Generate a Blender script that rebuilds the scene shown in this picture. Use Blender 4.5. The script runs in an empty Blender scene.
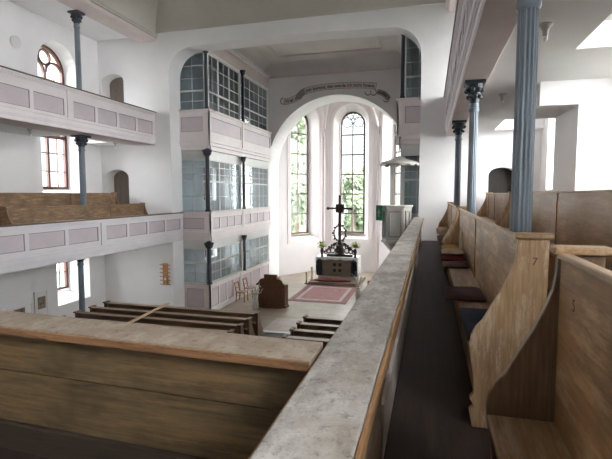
import bpy, bmesh, math, random
from mathutils import Vector, Matrix
from mathutils.geometry import tessellate_polygon
random.seed(7)
S = bpy.context.scene
COL = S.collection
H = 4.05            # eye level above the church floor; the builders below work in heights relative to eye level
PI = math.pi
WORLD = {}          # world location of each object origin

# ------------------------------------------------------------------ materials
def newmat(name):
    m = bpy.data.materials.new(name); m.use_nodes = True
    nt = m.node_tree; nt.nodes.clear()
    out = nt.nodes.new('ShaderNodeOutputMaterial'); b = nt.nodes.new('ShaderNodeBsdfPrincipled')
    nt.links.new(b.outputs[0], out.inputs[0])
    return m, nt, b, out
def N(nt, t, **kw):
    n = nt.nodes.new(t)
    for k, v in kw.items(): setattr(n, k, v)
    return n
def coords(nt, scale, kind='Object'):
    tc = N(nt, 'ShaderNodeTexCoord'); mp = N(nt, 'ShaderNodeMapping')
    mp.inputs['Scale'].default_value = scale
    nt.links.new(tc.outputs[kind], mp.inputs[0]); return mp
def noise(nt, vec, scale, detail=4, rough=.6):
    n = N(nt, 'ShaderNodeTexNoise'); n.inputs['Scale'].default_value = scale
    n.inputs['Detail'].default_value = detail; n.inputs['Roughness'].default_value = rough
    nt.links.new(vec.outputs[0], n.inputs['Vector']); return n
def ramp(nt, fac, stops):
    r = N(nt, 'ShaderNodeValToRGB'); e = r.color_ramp.elements
    while len(e) < len(stops): e.new(.5)
    for i, (p, c) in enumerate(stops):
        e[i].position = p; e[i].color = (*c, 1) if len(c) == 3 else c
    nt.links.new(fac, r.inputs[0]); return r
def mix(nt, fac, a, b, mode='MIX'):
    m = N(nt, 'ShaderNodeMix', data_type='RGBA', blend_type=mode)
    if isinstance(fac, (int, float)): m.inputs[0].default_value = fac
    else: nt.links.new(fac, m.inputs[0])
    for s, v in ((6, a), (7, b)):
        if isinstance(v, tuple): m.inputs[s].default_value = (*v, 1)
        else: nt.links.new(v, m.inputs[s])
    return m.outputs[2]
def bump(nt, b, h, strength, dist=.01):
    n = N(nt, 'ShaderNodeBump'); n.inputs['Strength'].default_value = strength; n.inputs['Distance'].default_value = dist
    nt.links.new(h, n.inputs['Height']); nt.links.new(n.outputs[0], b.inputs['Normal'])
def sc(c, k): return tuple(min(1, x*k) for x in c)

def paint(name, c, rough=.6, var=.06, scale=3, bmp=.1):
    m, nt, b, _ = newmat(name); v = coords(nt, (1, 1, 1)); n = noise(nt, v, scale)
    r = ramp(nt, n.outputs[0], [(.3, sc(c, 1-var)), (.7, sc(c, 1+var))])
    nt.links.new(r.outputs[0], b.inputs['Base Color']); b.inputs['Roughness'].default_value = rough
    n2 = noise(nt, v, 40); bump(nt, b, n2.outputs[0], bmp, .004)
    return m
def wood(name, dark, light, axis='Y', rough=.55, wear=None, wear_amt=.5, stain=None, gscale=1.0):
    m, nt, b, _ = newmat(name)
    s = {'X': (.5, 9, 9), 'Y': (9, .5, 9), 'Z': (9, 9, .5)}[axis]
    v = coords(nt, tuple(x*gscale for x in s)); v2 = coords(nt, (1, 1, 1))
    n = noise(nt, v, 2.2, 6, .65); n2 = noise(nt, v, 9, 3, .7); big = noise(nt, v2, 2.3, 3, .6)
    r = ramp(nt, n.outputs[0], [(.3, dark), (.68, light)])
    col = mix(nt, .35, r.outputs[0], ramp(nt, n2.outputs[0], [(.35, sc(dark, .8)), (.65, sc(light, 1.15))]).outputs[0])
    if stain:
        f = ramp(nt, big.outputs[0], [(.42, (0, 0, 0)), (.62, (1, 1, 1))])
        col = mix(nt, f.outputs[0], col, mix(nt, .55, col, stain))
    if wear:
        w = noise(nt, coords(nt, tuple(x**.6*1.1*gscale for x in s)), 3.2, 9, .8)
        f = ramp(nt, w.outputs[0], [(.5, (0, 0, 0)), (.62, (wear_amt,)*3)])
        col = mix(nt, f.outputs[0], col, wear)
    nt.links.new(col, b.inputs['Base Color']); b.inputs['Roughness'].default_value = rough
    bump(nt, b, n2.outputs[0], .25, .004)
    return m
def cap_mat(name, base, blotch, brown, dark, lo=.47, hi=.6):
    m, nt, b, _ = newmat(name); v = coords(nt, (1, 1, 1)); vs = coords(nt, (1.4, .7, 1.4))
    a = noise(nt, vs, 7, 8, .7); c = noise(nt, v, 2.6, 5, .65); d = noise(nt, v, 23, 6, .75)
    g = noise(nt, v, 75, 3, .7)
    f = ramp(nt, a.outputs[0], [(lo-.06, (0, 0, 0)), (hi, (1, 1, 1))])
    col = mix(nt, f.outputs[0], base, blotch)
    f2 = ramp(nt, c.outputs[0], [(.45, (0, 0, 0)), (.68, (.75,)*3)])
    col = mix(nt, f2.outputs[0], col, brown)
    f3 = ramp(nt, d.outputs[0], [(.55, (0, 0, 0)), (.68, (.7,)*3)])
    col = mix(nt, f3.outputs[0], col, dark)
    f4 = ramp(nt, g.outputs[0], [(.54, (0, 0, 0)), (.74, (.38,)*3)])
    col = mix(nt, f4.outputs[0], col, dark)
    nt.links.new(col, b.inputs['Base Color']); b.inputs['Roughness'].default_value = .75
    bump(nt, b, d.outputs[0], .35, .006); return m
def boards(name, a, bb, seam, width, axis='X', rough=.5, dust=None):
    m, nt, b, _ = newmat(name)
    s = (9, .6, 9) if axis == 'X' else (.6, 9, 9)
    n = noise(nt, coords(nt, s), 2.5, 6, .7)
    col = ramp(nt, n.outputs[0], [(.3, a), (.7, bb)]).outputs[0]
    tc = N(nt, 'ShaderNodeTexCoord'); sp = N(nt, 'ShaderNodeSeparateXYZ'); nt.links.new(tc.outputs['Object'], sp.inputs[0])
    d = N(nt, 'ShaderNodeMath', operation='DIVIDE'); nt.links.new(sp.outputs[axis], d.inputs[0]); d.inputs[1].default_value = width
    fr = N(nt, 'ShaderNodeMath', operation='FRACT'); nt.links.new(d.outputs[0], fr.inputs[0])
    f = ramp(nt, fr.outputs[0], [(.0, (1, 1, 1)), (.035, (0, 0, 0))])
    col = mix(nt, f.outputs[0], col, seam)
    if dust:
        n3 = noise(nt, coords(nt, (1, 1, 1)), 30, 4, .8)
        f3 = ramp(nt, n3.outputs[0], [(.62, (0, 0, 0)), (.8, (.6,)*3)]); col = mix(nt, f3.outputs[0], col, dust)
    nt.links.new(col, b.inputs['Base Color']); b.inputs['Roughness'].default_value = rough
    bump(nt, b, n.outputs[0], .15, .004); return m
def tiles(name, a, bb, mortar, w, h):
    m, nt, b, _ = newmat(name); v = coords(nt, (1, 1, 1)); br = N(nt, 'ShaderNodeTexBrick')
    nt.links.new(v.outputs[0], br.inputs['Vector'])
    br.inputs['Color1'].default_value = (*a, 1); br.inputs['Color2'].default_value = (*bb, 1); br.inputs['Mortar'].default_value = (*mortar, 1)
    br.inputs['Scale'].default_value = 1; br.inputs['Brick Width'].default_value = w; br.inputs['Row Height'].default_value = h
    br.inputs['Mortar Size'].default_value = .012
    n = noise(nt, v, 1.2, 5); r = ramp(nt, n.outputs[0], [(.3, (.8,)*3), (.7, (1.1, 1.08, 1.05))])
    col = mix(nt, 1.0, br.outputs[0], r.outputs[0], 'MULTIPLY')
    nt.links.new(col, b.inputs['Base Color']); b.inputs['Roughness'].default_value = .45; return m
def fabric(name, c, scale=160):
    m, nt, b, _ = newmat(name); v = coords(nt, (1, 1, 1)); n = noise(nt, v, scale, 2); n2 = noise(nt, v, 5)
    r = ramp(nt, n2.outputs[0], [(.3, sc(c, .8)), (.7, sc(c, 1.15))]); nt.links.new(r.outputs[0], b.inputs['Base Color'])
    b.inputs['Roughness'].default_value = .95; bump(nt, b, n.outputs[0], .5, .004); return m
def glassmat(name, tint, gloss):
    m, nt, b, out = newmat(name); nt.nodes.remove(b)
    t = N(nt, 'ShaderNodeBsdfTransparent'); t.inputs[0].default_value = (*tint, 1)
    g = N(nt, 'ShaderNodeBsdfGlossy'); g.inputs['Roughness'].default_value = .06
    lw = N(nt, 'ShaderNodeLayerWeight'); lw.inputs['Blend'].default_value = .5      # Schlick reflectance, same from both sides
    pw = N(nt, 'ShaderNodeMath', operation='POWER'); nt.links.new(lw.outputs['Facing'], pw.inputs[0]); pw.inputs[1].default_value = 5
    ma = N(nt, 'ShaderNodeMath', operation='MULTIPLY_ADD'); nt.links.new(pw.outputs[0], ma.inputs[0]); r0 = ((gloss-1)/(gloss+1))**2
    ma.inputs[1].default_value = (1-r0)*.5; ma.inputs[2].default_value = r0
    mx = N(nt, 'ShaderNodeMixShader'); nt.links.new(ma.outputs[0], mx.inputs[0]); nt.links.new(t.outputs[0], mx.inputs[1]); nt.links.new(g.outputs[0], mx.inputs[2])
    nt.links.new(mx.outputs[0], out.inputs[0]); return m
def leafmat(name, c):
    m, nt, b, _ = newmat(name); n = noise(nt, coords(nt, (1, 1, 1)), 3)
    r = ramp(nt, n.outputs[0], [(.3, sc(c, .6)), (.7, sc(c, 1.4))]); nt.links.new(r.outputs[0], b.inputs['Base Color'])
    b.inputs['Roughness'].default_value = .6; return m

M = dict(
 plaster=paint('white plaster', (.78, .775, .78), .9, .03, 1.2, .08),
 plaster_warm=paint('rose white plaster', (.80, .76, .77), .9, .03, 1.2, .08),
 rib=paint('rose painted rib', (.77, .69, .70), .9, .04, 2),
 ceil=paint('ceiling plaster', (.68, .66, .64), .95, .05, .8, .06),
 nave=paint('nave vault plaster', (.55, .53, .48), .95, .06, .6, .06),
 beam=paint('rose beam paint', (.65, .565, .55), .8, .06, 2),
 loge_frame=paint('pale rose loge paint', (.80, .735, .735), .5, .05, 2),
 loge_panel=paint('rose lilac loge panel', (.64, .55, .59), .5, .05, 2),
 frame=paint('pale lilac paint', (.72, .675, .69), .7, .05, 2, 0),
 frame_r=paint('pale grey lilac paint', (.66, .635, .66), .5, .05, 2),
 panel=paint('lilac panel paint', (.53, .47, .505), .7, .06, 2, 0),
 frieze=paint('rose grey frieze paint', (.62, .54, .52), .7, .05, 2),
 groove=paint('groove grey', (.20, .17, .19), .7, .05, 3),
 sash=paint('white sash paint', (.72, .72, .70), .4, .04, 3),
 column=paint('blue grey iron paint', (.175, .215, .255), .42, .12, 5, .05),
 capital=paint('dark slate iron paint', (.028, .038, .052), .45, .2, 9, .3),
 winwood=paint('red brown window paint', (.10, .035, .025), .5, .15, 6),
 apsewin=paint('umber window paint', (.06, .032, .022), .5, .15, 6),
 lead=paint('lead came', (.10, .10, .11), .5, .1, 6),
 wall_cap=wood('thin brown cap wood', (.09, .055, .03), (.17, .11, .065), 'Y'),
 pew=wood('worn pine pew wood', (.19, .095, .036), (.41, .225, .092), 'Y', .5, (.64, .45, .26), .45, (.12, .068, .034), .8),
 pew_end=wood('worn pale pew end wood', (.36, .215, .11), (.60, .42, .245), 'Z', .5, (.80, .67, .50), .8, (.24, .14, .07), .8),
 pew_inner=wood('unworn shaded pew wood', (.13, .078, .042), (.24, .155, .09), 'Z', .5, None, .5, (.10, .06, .035), .8),  # darker than the worn ends: part unworn wood, part shade put into the colour
 pew_back=wood('brown rear pew wood', (.18, .095, .042), (.34, .205, .10), 'Y', .5, (.48, .38, .27), .25, (.14, .085, .05), .8),
 pew_left=wood('brown left gallery wood', (.16, .09, .043), (.31, .19, .10), 'Y', .6, (.50, .36, .22), .5, (.11, .065, .04), 1.2),
 rail=wood('brown worn rail wood', (.23, .135, .062), (.41, .27, .145), 'Y', .5, (.60, .50, .38), .45),
 pew_low=wood('dark lower pew wood', (.17, .115, .07), (.29, .205, .135), 'X', .45),
 pew_low_top=wood('dusty lower pew rail', (.20, .135, .085), (.34, .24, .155), 'X', .4),
 pew_low_end=wood('lower pew end wood', (.15, .09, .05), (.27, .17, .10), 'Z', .45),
 plank=wood('fresh pine plank', (.50, .36, .22), (.64, .49, .32), 'Y', .6),
 cap_right=cap_mat('weathered grey parapet cap', (.36, .33, .30), (.58, .56, .53), (.30, .24, .19), (.11, .09, .08)),
 cap_rear=cap_mat('dusty brown parapet cap', (.36, .29, .225), (.52, .45, .375), (.31, .225, .155), (.15, .11, .08), .5, .7),
 capedge=wood('worn orange cap edge', (.24, .115, .045), (.48, .28, .13), 'Y', .6, (.09, .05, .03), .7),
 capedge_x=wood('worn orange cap edge across', (.22, .105, .05), (.46, .25, .125), 'X', .65, (.09, .05, .03), .85),
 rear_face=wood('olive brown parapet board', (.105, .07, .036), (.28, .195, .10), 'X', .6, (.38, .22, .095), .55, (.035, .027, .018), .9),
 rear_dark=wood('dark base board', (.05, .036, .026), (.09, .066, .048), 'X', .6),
 inner=wood('brown inner boards', (.20, .14, .085), (.36, .265, .175), 'Y', .6, (.42, .35, .28), .4),
 inner_white=paint('chalky inner paint', (.56, .52, .47), .7, .08, 4),
 floor_right=boards('dark gallery boards', (.026, .017, .014), (.060, .040, .033), (.010, .008, .007), .16, 'X', .6, (.20, .16, .14)),
 floor_left=boards('brown gallery boards', (.10, .07, .05), (.19, .14, .10), (.05, .03, .02), .16, 'X'),
 stone=tiles('sandstone flags', (.40, .335, .265), (.34, .285, .225), (.28, .235, .185), .75, .5),
 aisle=tiles('rose stone flags', (.50, .42, .385), (.45, .375, .345), (.36, .30, .28), .5, .5),
 marble=paint('white threshold stone', (.75, .75, .78), .4, .04, 3),
 door=wood('dark door wood', (.012, .010, .009), (.028, .024, .021), 'Z', .5),
 door_grey=wood('grey brown door wood', (.15, .12, .10), (.24, .20, .17), 'Z', .6),
 lectern=wood('walnut lectern wood', (.10, .045, .022), (.21, .10, .05), 'Z', .4),
 chairwood=wood('honey chair wood', (.30, .14, .055), (.47, .25, .11), 'Z', .4),
 board=wood('ochre board wood', (.36, .17, .06), (.50, .27, .11), 'Z', .5),
 darkwood=paint('carved dark wood', (.032, .019, .013), .45, .25, 14, .3),
 cloth=fabric('white altar linen', (.82, .82, .83)),
 frontal=fabric('grey taupe frontal', (.25, .215, .17)),
 mark=fabric('black frontal mark', (.03, .026, .024)),
 drape=fabric('navy drape', (.018, .022, .035)),
 red=fabric('brick red kneeler', (.30, .10, .085)),
 rug=fabric('rose rug pile', (.37, .195, .195), 90),
 rug2=fabric('pale rug band', (.50, .41, .39), 90),
 rug3=fabric('dusky rug border', (.31, .16, .165), 90),
 blue=fabric('navy cushion', (.011, .021, .06)),
 maroon=fabric('maroon cushion', (.055, .018, .02)),
 mauve=fabric('mauve cushion', (.17, .105, .105)),
 wine=fabric('wine cushion', (.17, .035, .04)),
 mustard=fabric('mustard cushion', (.46, .27, .04)),
 tan=fabric('tan cushion', (.46, .345, .235)),
 cream=paint('cream painted board', (.66, .60, .46), .6),
 brass=paint('dull brass', (.30, .21, .09), .35),
 wax=paint('ivory wax', (.82, .77, .62), .5),
 green=fabric('green cloth', (.03, .15, .085)),
 gold=paint('gold thread', (.5, .38, .12), .4),
 pulpit=paint('grey white pulpit paint', (.57, .56, .52), .5, .05, 3),
 pulpit_line=paint('grey pulpit moulding', (.36, .35, .33), .5, .05, 3),
 porcelain=paint('grey porcelain', (.50, .49, .46), .3, .05, 8),
 bulb=paint('frosted bulb glass', (.82, .82, .80), .15, .02, 8),
 picture=paint('picture mount', (.70, .70, .70), .6, .03, 4),
 disc=paint('white disc enamel', (.64, .64, .63), .4, .03, 5),
 vase=paint('pale ceramic', (.78, .78, .76), .3, .05, 6),
 twig=paint('bleached twig', (.72, .70, .66), .8, .1, 12),
 flower=leafmat('pale yellow bloom', (.62, .58, .22)),
 leaf=leafmat('bouquet leaf', (.17, .27, .09)),
 tree_a=leafmat('light tree leaf', (.13, .17, .10)),
 tree_b=leafmat('mid tree leaf', (.10, .135, .08)),
 bark=wood('bark', (.06, .045, .03), (.12, .09, .065), 'Z', .9),
 grass=leafmat('lawn', (.04, .055, .025)),
 glass=glassmat('window glass', (.97, .98, .98), 1.25),
 apseglass=glassmat('old window glass', (.95, .97, .96), 1.2),
 logeglass=glassmat('loge glass', (.80, .86, .88), 1.55),
 ribbon=paint('painted scroll ground', (.63, .60, .55), .9, .05, 4),
 ribbon_edge=paint('painted scroll edge', (.13, .105, .10), .9, .1, 8),
 ribbon_back=paint('painted scroll underside', (.34, .30, .29), .9, .1, 8),
 ink=paint('black scroll lettering', (.03, .025, .025), .9),
 redink=paint('red scroll lettering', (.30, .05, .05), .9),
 number=paint('faded stencil black', (.13, .09, .06), .8),
)
def art():
    m, nt, b, _ = newmat('small abstract picture'); v = coords(nt, (1, 1, 1)); n = noise(nt, v, 9, 5)
    r = ramp(nt, n.outputs[0], [(.35, (.07, .06, .06)), (.5, (.27, .19, .12)), (.62, (.16, .17, .19)), (.72, (.45, .36, .2))])
    nt.links.new(r.outputs[0], b.inputs['Base Color']); return m
M['art'] = art()

# ------------------------------------------------------------------ mesh builder
class MB:
    def __init__(s): s.v = []; s.f = []
    def add(s, vs, fs):
        o = len(s.v); s.v += [tuple(p) for p in vs]; s.f += [tuple(i+o for i in f) for f in fs]; return s
    def box(s, x0, y0, z0, x1, y1, z1):
        return s.add([(x, y, z) for z in (z0, z1) for y in (y0, y1) for x in (x0, x1)],
                     [(0, 2, 3, 1), (4, 5, 7, 6), (0, 1, 5, 4), (2, 6, 7, 3), (0, 4, 6, 2), (1, 3, 7, 5)])
    def fbox(s, F, u0, u1, v0, v1, w0, w1):            # a box in a frame F(u, v, w) -> xyz
        return s.add([F(u, v, w) for w in (w0, w1) for v in (v0, v1) for u in (u0, u1)],
                     [(0, 2, 3, 1), (4, 5, 7, 6), (0, 1, 5, 4), (2, 6, 7, 3), (0, 4, 6, 2), (1, 3, 7, 5)])
    def slab(s, F, outer, holes, w0, w1, back_holes=None):   # polygon with holes, extruded from w0 to w1
        bh = back_holes or holes
        for w, hs, rev in ((w0, holes, True), (w1, bh, False)):
            loops = [[Vector((u, v, 0)) for u, v in lp] for lp in [outer]+list(hs)]
            flat = [p for lp in loops for p in lp]
            tris = tessellate_polygon(loops)
            s.add([F(p.x, p.y, w) for p in flat], [tuple(t) if rev else tuple(t[::-1]) for t in tris])
        for a, b in [(outer, outer)]+list(zip(holes, bh)):
            n = len(a)
            s.add([F(u, v, w0) for u, v in a]+[F(u, v, w1) for u, v in b], [(i, (i+1) % n, n+(i+1) % n, n+i) for i in range(n)])
        return s
    def tube(s, pts, r, n=8, closed=False):
        pts = [Vector(p) for p in pts]; k = len(pts); rr = r if isinstance(r, (list, tuple)) else [r]*k
        vs = []; fs = []
        for i, p in enumerate(pts):
            if closed: t = pts[(i+1) % k]-pts[i-1]
            else: t = pts[min(i+1, k-1)]-pts[max(i-1, 0)]
            t.normalize(); a = t.orthogonal() if abs(t.z) > .95 else t.cross(Vector((0, 0, 1)))
            a.normalize(); b = t.cross(a)
            vs += [p+(a*math.cos(2*PI*j/n)+b*math.sin(2*PI*j/n))*rr[i] for j in range(n)]
        for i in range(k if closed else k-1):
            for j in range(n):
                fs.append((i*n+j, i*n+(j+1) % n, ((i+1) % k)*n+(j+1) % n, ((i+1) % k)*n+j))
        if not closed: fs += [tuple(range(n))[::-1], tuple(range((k-1)*n, k*n))]
        return s.add(vs, fs)
    def lathe(s, c, prof, n=24, flute=0, depth=0., sq=0):
        vs = []; fs = []
        for r, z in prof:
            for j in range(n):
                a = 2*PI*j/n; q = r
                if flute: q = r*(1-depth*(.5+.5*math.cos(a*flute)))
                vs.append((c[0]+q*math.cos(a), c[1]+q*math.sin(a), c[2]+z))
        for i in range(len(prof)-1):
            for j in range(n): fs.append((i*n+j, i*n+(j+1) % n, (i+1)*n+(j+1) % n, (i+1)*n+j))
        fs += [tuple(range(n))[::-1], tuple(range((len(prof)-1)*n, len(prof)*n))]
        return s.add(vs, fs)
    def bar(s, a, b, w, h, up=(0, 0, 1)):
        a, b = Vector(a), Vector(b); t = (b-a).normalized(); sx = t.cross(Vector(up)); sx.normalize(); sy = sx.cross(t)
        return s.add([p+sx*x*w/2+sy*y*h/2 for p in (a, b) for x, y in ((-1, -1), (1, -1), (1, 1), (-1, 1))],
                     [(0, 3, 2, 1), (4, 5, 6, 7), (0, 1, 5, 4), (1, 2, 6, 5), (2, 3, 7, 6), (3, 0, 4, 7)])
    def ball(s, c, r, n=10, sz=1.):
        prof = [(max(r*math.sin(PI*i/n), .0005), -r*sz*math.cos(PI*i/n)) for i in range(n+1)]
        return s.lathe(c, prof, 2*n)
    def build(s, name, m, parent=None, bev=0, smooth=False, sub=0):
        xs, ys, zs = zip(*s.v)
        o = Vector(((min(xs)+max(xs))/2, (min(ys)+max(ys))/2, min(zs)))
        me = bpy.data.meshes.new(name); me.from_pydata([tuple(Vector(p)-o) for p in s.v], [], s.f)
        bm = bmesh.new(); bm.from_mesh(me); bmesh.ops.remove_doubles(bm, verts=bm.verts, dist=1e-5)
        bmesh.ops.recalc_face_normals(bm, faces=bm.faces); bm.to_mesh(me); bm.free()
        me.materials.append(M[m] if isinstance(m, str) else m)
        ob = bpy.data.objects.new(name, me); COL.objects.link(ob); WORLD[ob.name] = o
        if parent:
            ob.parent = parent; ob.location = o-WORLD[parent.name]
        else: ob.location = o
        if smooth:
            for p in me.polygons: p.use_smooth = True
            try: me.set_sharp_from_angle(angle=math.radians(38))
            except Exception: pass
        if bev:
            b = ob.modifiers.new('bevel', 'BEVEL'); b.width = bev; b.segments = 2; b.limit_method = 'ANGLE'; b.angle_limit = math.radians(40)
        if sub:
            b = ob.modifiers.new('sub', 'SUBSURF'); b.levels = sub; b.render_levels = sub
        return ob
def tag(o, label, cat, group=None):
    o['label'] = label; o['category'] = cat
    if group: o['group'] = group
    return o
def thing(name, loc, label, cat, group=None):
    o = bpy.data.objects.new(name, None); COL.objects.link(o); o.location = loc; o.empty_display_size = .1
    WORLD[o.name] = Vector(loc); return tag(o, label, cat, group)
def struct(o): o['kind'] = 'structure'; return o
def copy_tree(o, off, label=None, parent=None):
    c = o.copy(); COL.objects.link(c); WORLD[c.name] = WORLD[o.name]+Vector(off)
    if parent: c.parent = parent
    else: c.location = o.location+Vector(off)
    if label: c['label'] = label
    for ch in list(o.children): copy_tree(ch, off, None, c)
    return c
FX = lambda x0: (lambda u, v, w: (x0+w, u, v))      # u = y, v = z, w = +x
FY = lambda y0: (lambda u, v, w: (u, y0+w, v))      # u = x, v = z, w = +y
def Fline(p0, p1, side=1):                          # u along p0->p1, v = z, w to the left-hand normal * side
    d = Vector((p1[0]-p0[0], p1[1]-p0[1])); L = d.length; d.normalize(); n = Vector((-d.y, d.x))*side
    return (lambda u, v, w: (p0[0]+d.x*u+n.x*w, p0[1]+d.y*u+n.y*w, v)), L
def arch(u0, u1, v0, vs, rise=None, n=16):          # closed outline: rectangle with an arched head springing at vs
    r = (u1-u0)/2; c = (u0+u1)/2; rise = rise or r
    return [(u0, v0), (u1, v0)]+[(c+r*math.cos(PI*i/n), vs+rise*math.sin(PI*i/n)) for i in range(n+1)]
def rect(u0, u1, v0, v1): return [(u0, v0), (u1, v0), (u1, v1), (u0, v1)]

ZF = -4.05; ZG = -1.30; ZU = 1.95                   # church floor, gallery floor, upper gallery floor
YE = 13.1; YB = 13.76                                # nave end wall, front and back
AX = -4.0                                           # axis of the church

# ------------------------------------------------------------------ setting: floors, walls, ceilings
struct(MB().box(-11.6, -3, ZF-.25, 3.65, 21.3, ZF).build('floor', 'stone'))
struct(MB().slab(lambda u, v, w: (u, v, w), [(-7.95, 21.3), (-5.6, 24.5), (-2.4, 24.5), (-.05, 21.3)], [], ZF-.25, ZF).build('floor_apse', 'stone'))
struct(MB().box(-8.9, 2.2, ZF, -.6, 12.30, ZF+.006).build('floor_nave', 'floor_right'))
struct(MB().box(-4.75, 12.35, ZF, -2.9, 13.9, ZF+.005).build('floor_crossing', 'aisle'))
struct(MB().box(-4.75, 12.28, ZF, -3.65, 12.42, ZF+.03).build('trim_1', 'marble'))

WIN_L = [(10.65, 12.1), (3.55, 5.0)]; WIN_R = [(10.9, 12.4), (5.35, 7.3), (-1.4, .5)]  # nearer windows lie out of frame, added and shifted to light foreground and pier
WIN_G = [(11.02, 12.25), (3.95, 5.2)]
lh = [arch(a, b, .08, 4.44-(b-a)/2) for a, b in WIN_L]+[rect(a, b, -3.12, -1.75) for a, b in WIN_G]
lhf = [arch(a, b+.04, .02, 4.44-(b-a)/2) for a, b in WIN_L]+[rect(a, b+.12, -3.36, -1.66) for a, b in WIN_G]
struct(MB().slab(lambda u, v, w: (-10.7-w, u, v), rect(-3, YE, ZF, 6.6), lhf, 0, .9, lh).build('wall_left', 'plaster'))
rh = [arch(a, b, .1, 4.44-(b-a)/2) for a, b in WIN_R]
struct(MB().slab(lambda u, v, w: (2.75+w, u, v), rect(-3, YE, ZF, 6.6), rh, 0, .6).build('wall_right', 'plaster'))
WIN_B = []
struct(MB().slab(FY(-3.4), rect(-11.6, 3.65, ZF, 6.6), [arch(a, b, .3, 4.2) for a, b in WIN_B], 0, .4).build('wall_back', 'plaster'))
# nave end wall with the wide round-cornered opening and three doorways
def rc(cx, cz, r, a0, a1, n=10): return [(cx+r*math.cos(a0+(a1-a0)*i/n), cz+r*math.sin(a0+(a1-a0)*i/n)) for i in range(n+1)]
outer = [(-11.6, ZF), (-8.06, ZF)]+rc(-7.26, 3.78, .8, PI, PI/2)+[(AX-1, 4.63), (AX+1, 4.63)]+rc(-1.1, 3.78, .8, PI/2, 0)+[(-.3, ZF), (3.65, ZF), (3.65, 6.6), (-11.6, 6.6)]
DOORS = [(-10.60, -9.74, ZU, 3.68, .25), (-10.55, -9.65, ZG, .55, .26), (1.5, 2.18, ZG, .5, .21)]
dh = [arch(a, b, z0, zs, rise, 10) for a, b, z0, zs, rise in DOORS]
struct(MB().slab(FY(YE), outer, dh, 0, YB-YE).build('wall_front', 'plaster'))
struct(MB().box(-11.6, YB, ZF, -9.6, 14.3, 6.6).build('wall_front_left', 'plaster'))
struct(MB().box(1.2, YB, ZF, 3.65, 14.3, 6.6).build('wall_front_right', 'plaster'))
for i, ((a, b, z0, zs, rise), mt, dep) in enumerate(zip(DOORS, ('door_grey', 'door_grey', 'door'), (.42, .42, .3))):
    d = struct(MB().slab(FY(YE+dep), arch(a-.0, b+.0, z0, zs, rise, 10), [], 0, .06).build('door_%d' % (i+1), mt))
    f = MB()
    for u0, u1, v0, v1 in ((a+.1, b-.1, z0+.15, z0+.85), (a+.1, b-.1, z0+1.0, z0+1.6)):
        f.fbox(FY(YE+dep), u0, u1, v0, v1, -.02, 0)
    f.build('door_panel', mt, d)
    MB().ball((b-.1, YE+dep-.05, z0+.95), .03, 6).build('door_knob', 'brass', d)
# chancel side walls, arch wall and apse
LWL = [(18.2, 19.4, -2.9), (18.2, 19.4, -.3)]; LWR = []  # unseen outer windows, put in to brighten the left loge interiors
struct(MB().slab(FX(-9.6), rect(YB, 21.2, ZF, 6.6), [rect(a, b, z, z+1.5) for a, b, z in LWL], 0, -.5).build('wall_chancel_left', 'plaster'))
struct(MB().slab(FX(1.2), rect(YB, 21.2, ZF, 6.6), [rect(a, b, z, z+1.5) for a, b, z in LWR], 0, .5).build('wall_chancel_right', 'plaster'))
R0 = 3.15; ZSP = 1.13
ap = [(-9.6, ZF), (AX-R0, ZF)]+[(AX-R0*math.cos(PI*i/40), ZSP+R0*math.sin(PI*i/40)) for i in range(41)]+[(AX+R0, ZF), (1.2, ZF), (1.2, 6.6), (-9.6, 6.6)]
struct(MB().slab(FY(19.7), ap, [], 0, 1.5).build('wall_chancel_arch', 'plaster'))
A, B, C, D = (-7.15, 21.2), (-5.45, 23.6), (-2.55, 23.6), (-.85, 21.2)
Aw, Dw = (-8.2, 19.72), (.2, 19.72)
APSE = []
for nm, p, q in (('wall_apse_left', A, B), ('wall_apse', B, C), ('wall_apse_right', C, D)):
    F, L = Fline(p, q, 1); APSE.append((F, L)); c = L/2
    e0 = -.0 if nm != 'wall_apse_left' else -.0
    c += (.22 if nm == 'wall_apse_left' else (-.22 if nm == 'wall_apse_right' else 0)); APSE[-1] = (F, L, c)
    struct(MB().slab(F, rect(-.35, L+.35, ZF, 6.4), [arch(c-.92, c+.92, -2.35, 3.72)], 0, .75, [arch(c-.66, c+.66, -2.08, 3.66)]).build(nm, 'plaster_warm'))
# painted ribs framing the apse windows and rising from the corners
k = 1
for F, L, c in APSE:
    t = MB()
    o = arch(c-1.16, c+1.16, -2.5, 3.70, 1.22, 24)[1:]; i_ = arch(c-.99, c+.99, -2.5, 3.70, 1.05, 24)[1:]
    o = [o[0]]+o[1:]+[(c-1.16, -2.5)]; i_ = [i_[0]]+i_[1:]+[(c-.99, -2.5)]
    poly = o+i_[::-1]
    t.slab(F, poly, [], -.03, .0)
    k += 1; struct(t.build('trim_%d' % k, 'rib'))
for p in (B, C):
    k += 1
    pts = [(p[0]*.985+AX*.015, p[1]-.04, z) for z in (ZF, -2, 0, 2.6)]
    for i in range(1, 9):
        a = i/8*PI/2*.8
        pts.append((p[0]+(AX-p[0])*(1-math.cos(a))*.9, p[1]-.04-(p[1]-20.8)*(1-math.cos(a))*.9, 2.6+2.6*math.sin(a)))
    struct(MB().tube(pts, .075, 10).build('trim_%d' % k, 'rib', smooth=True))
struct(MB().slab(lambda u, v, w: (u, v, w), [(-8.1, 21.2), (-5.6, 24.4), (-2.4, 24.4), (.1, 21.2)], [], 5.5, 5.7).build('ceiling_apse', 'plaster_warm'))
for p0, p1, nm in (((-7.15, 21.15), (-9.6, 21.15), 'l'), ((-.85, 21.15), (1.2, 21.15), 'r')): pass
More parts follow.
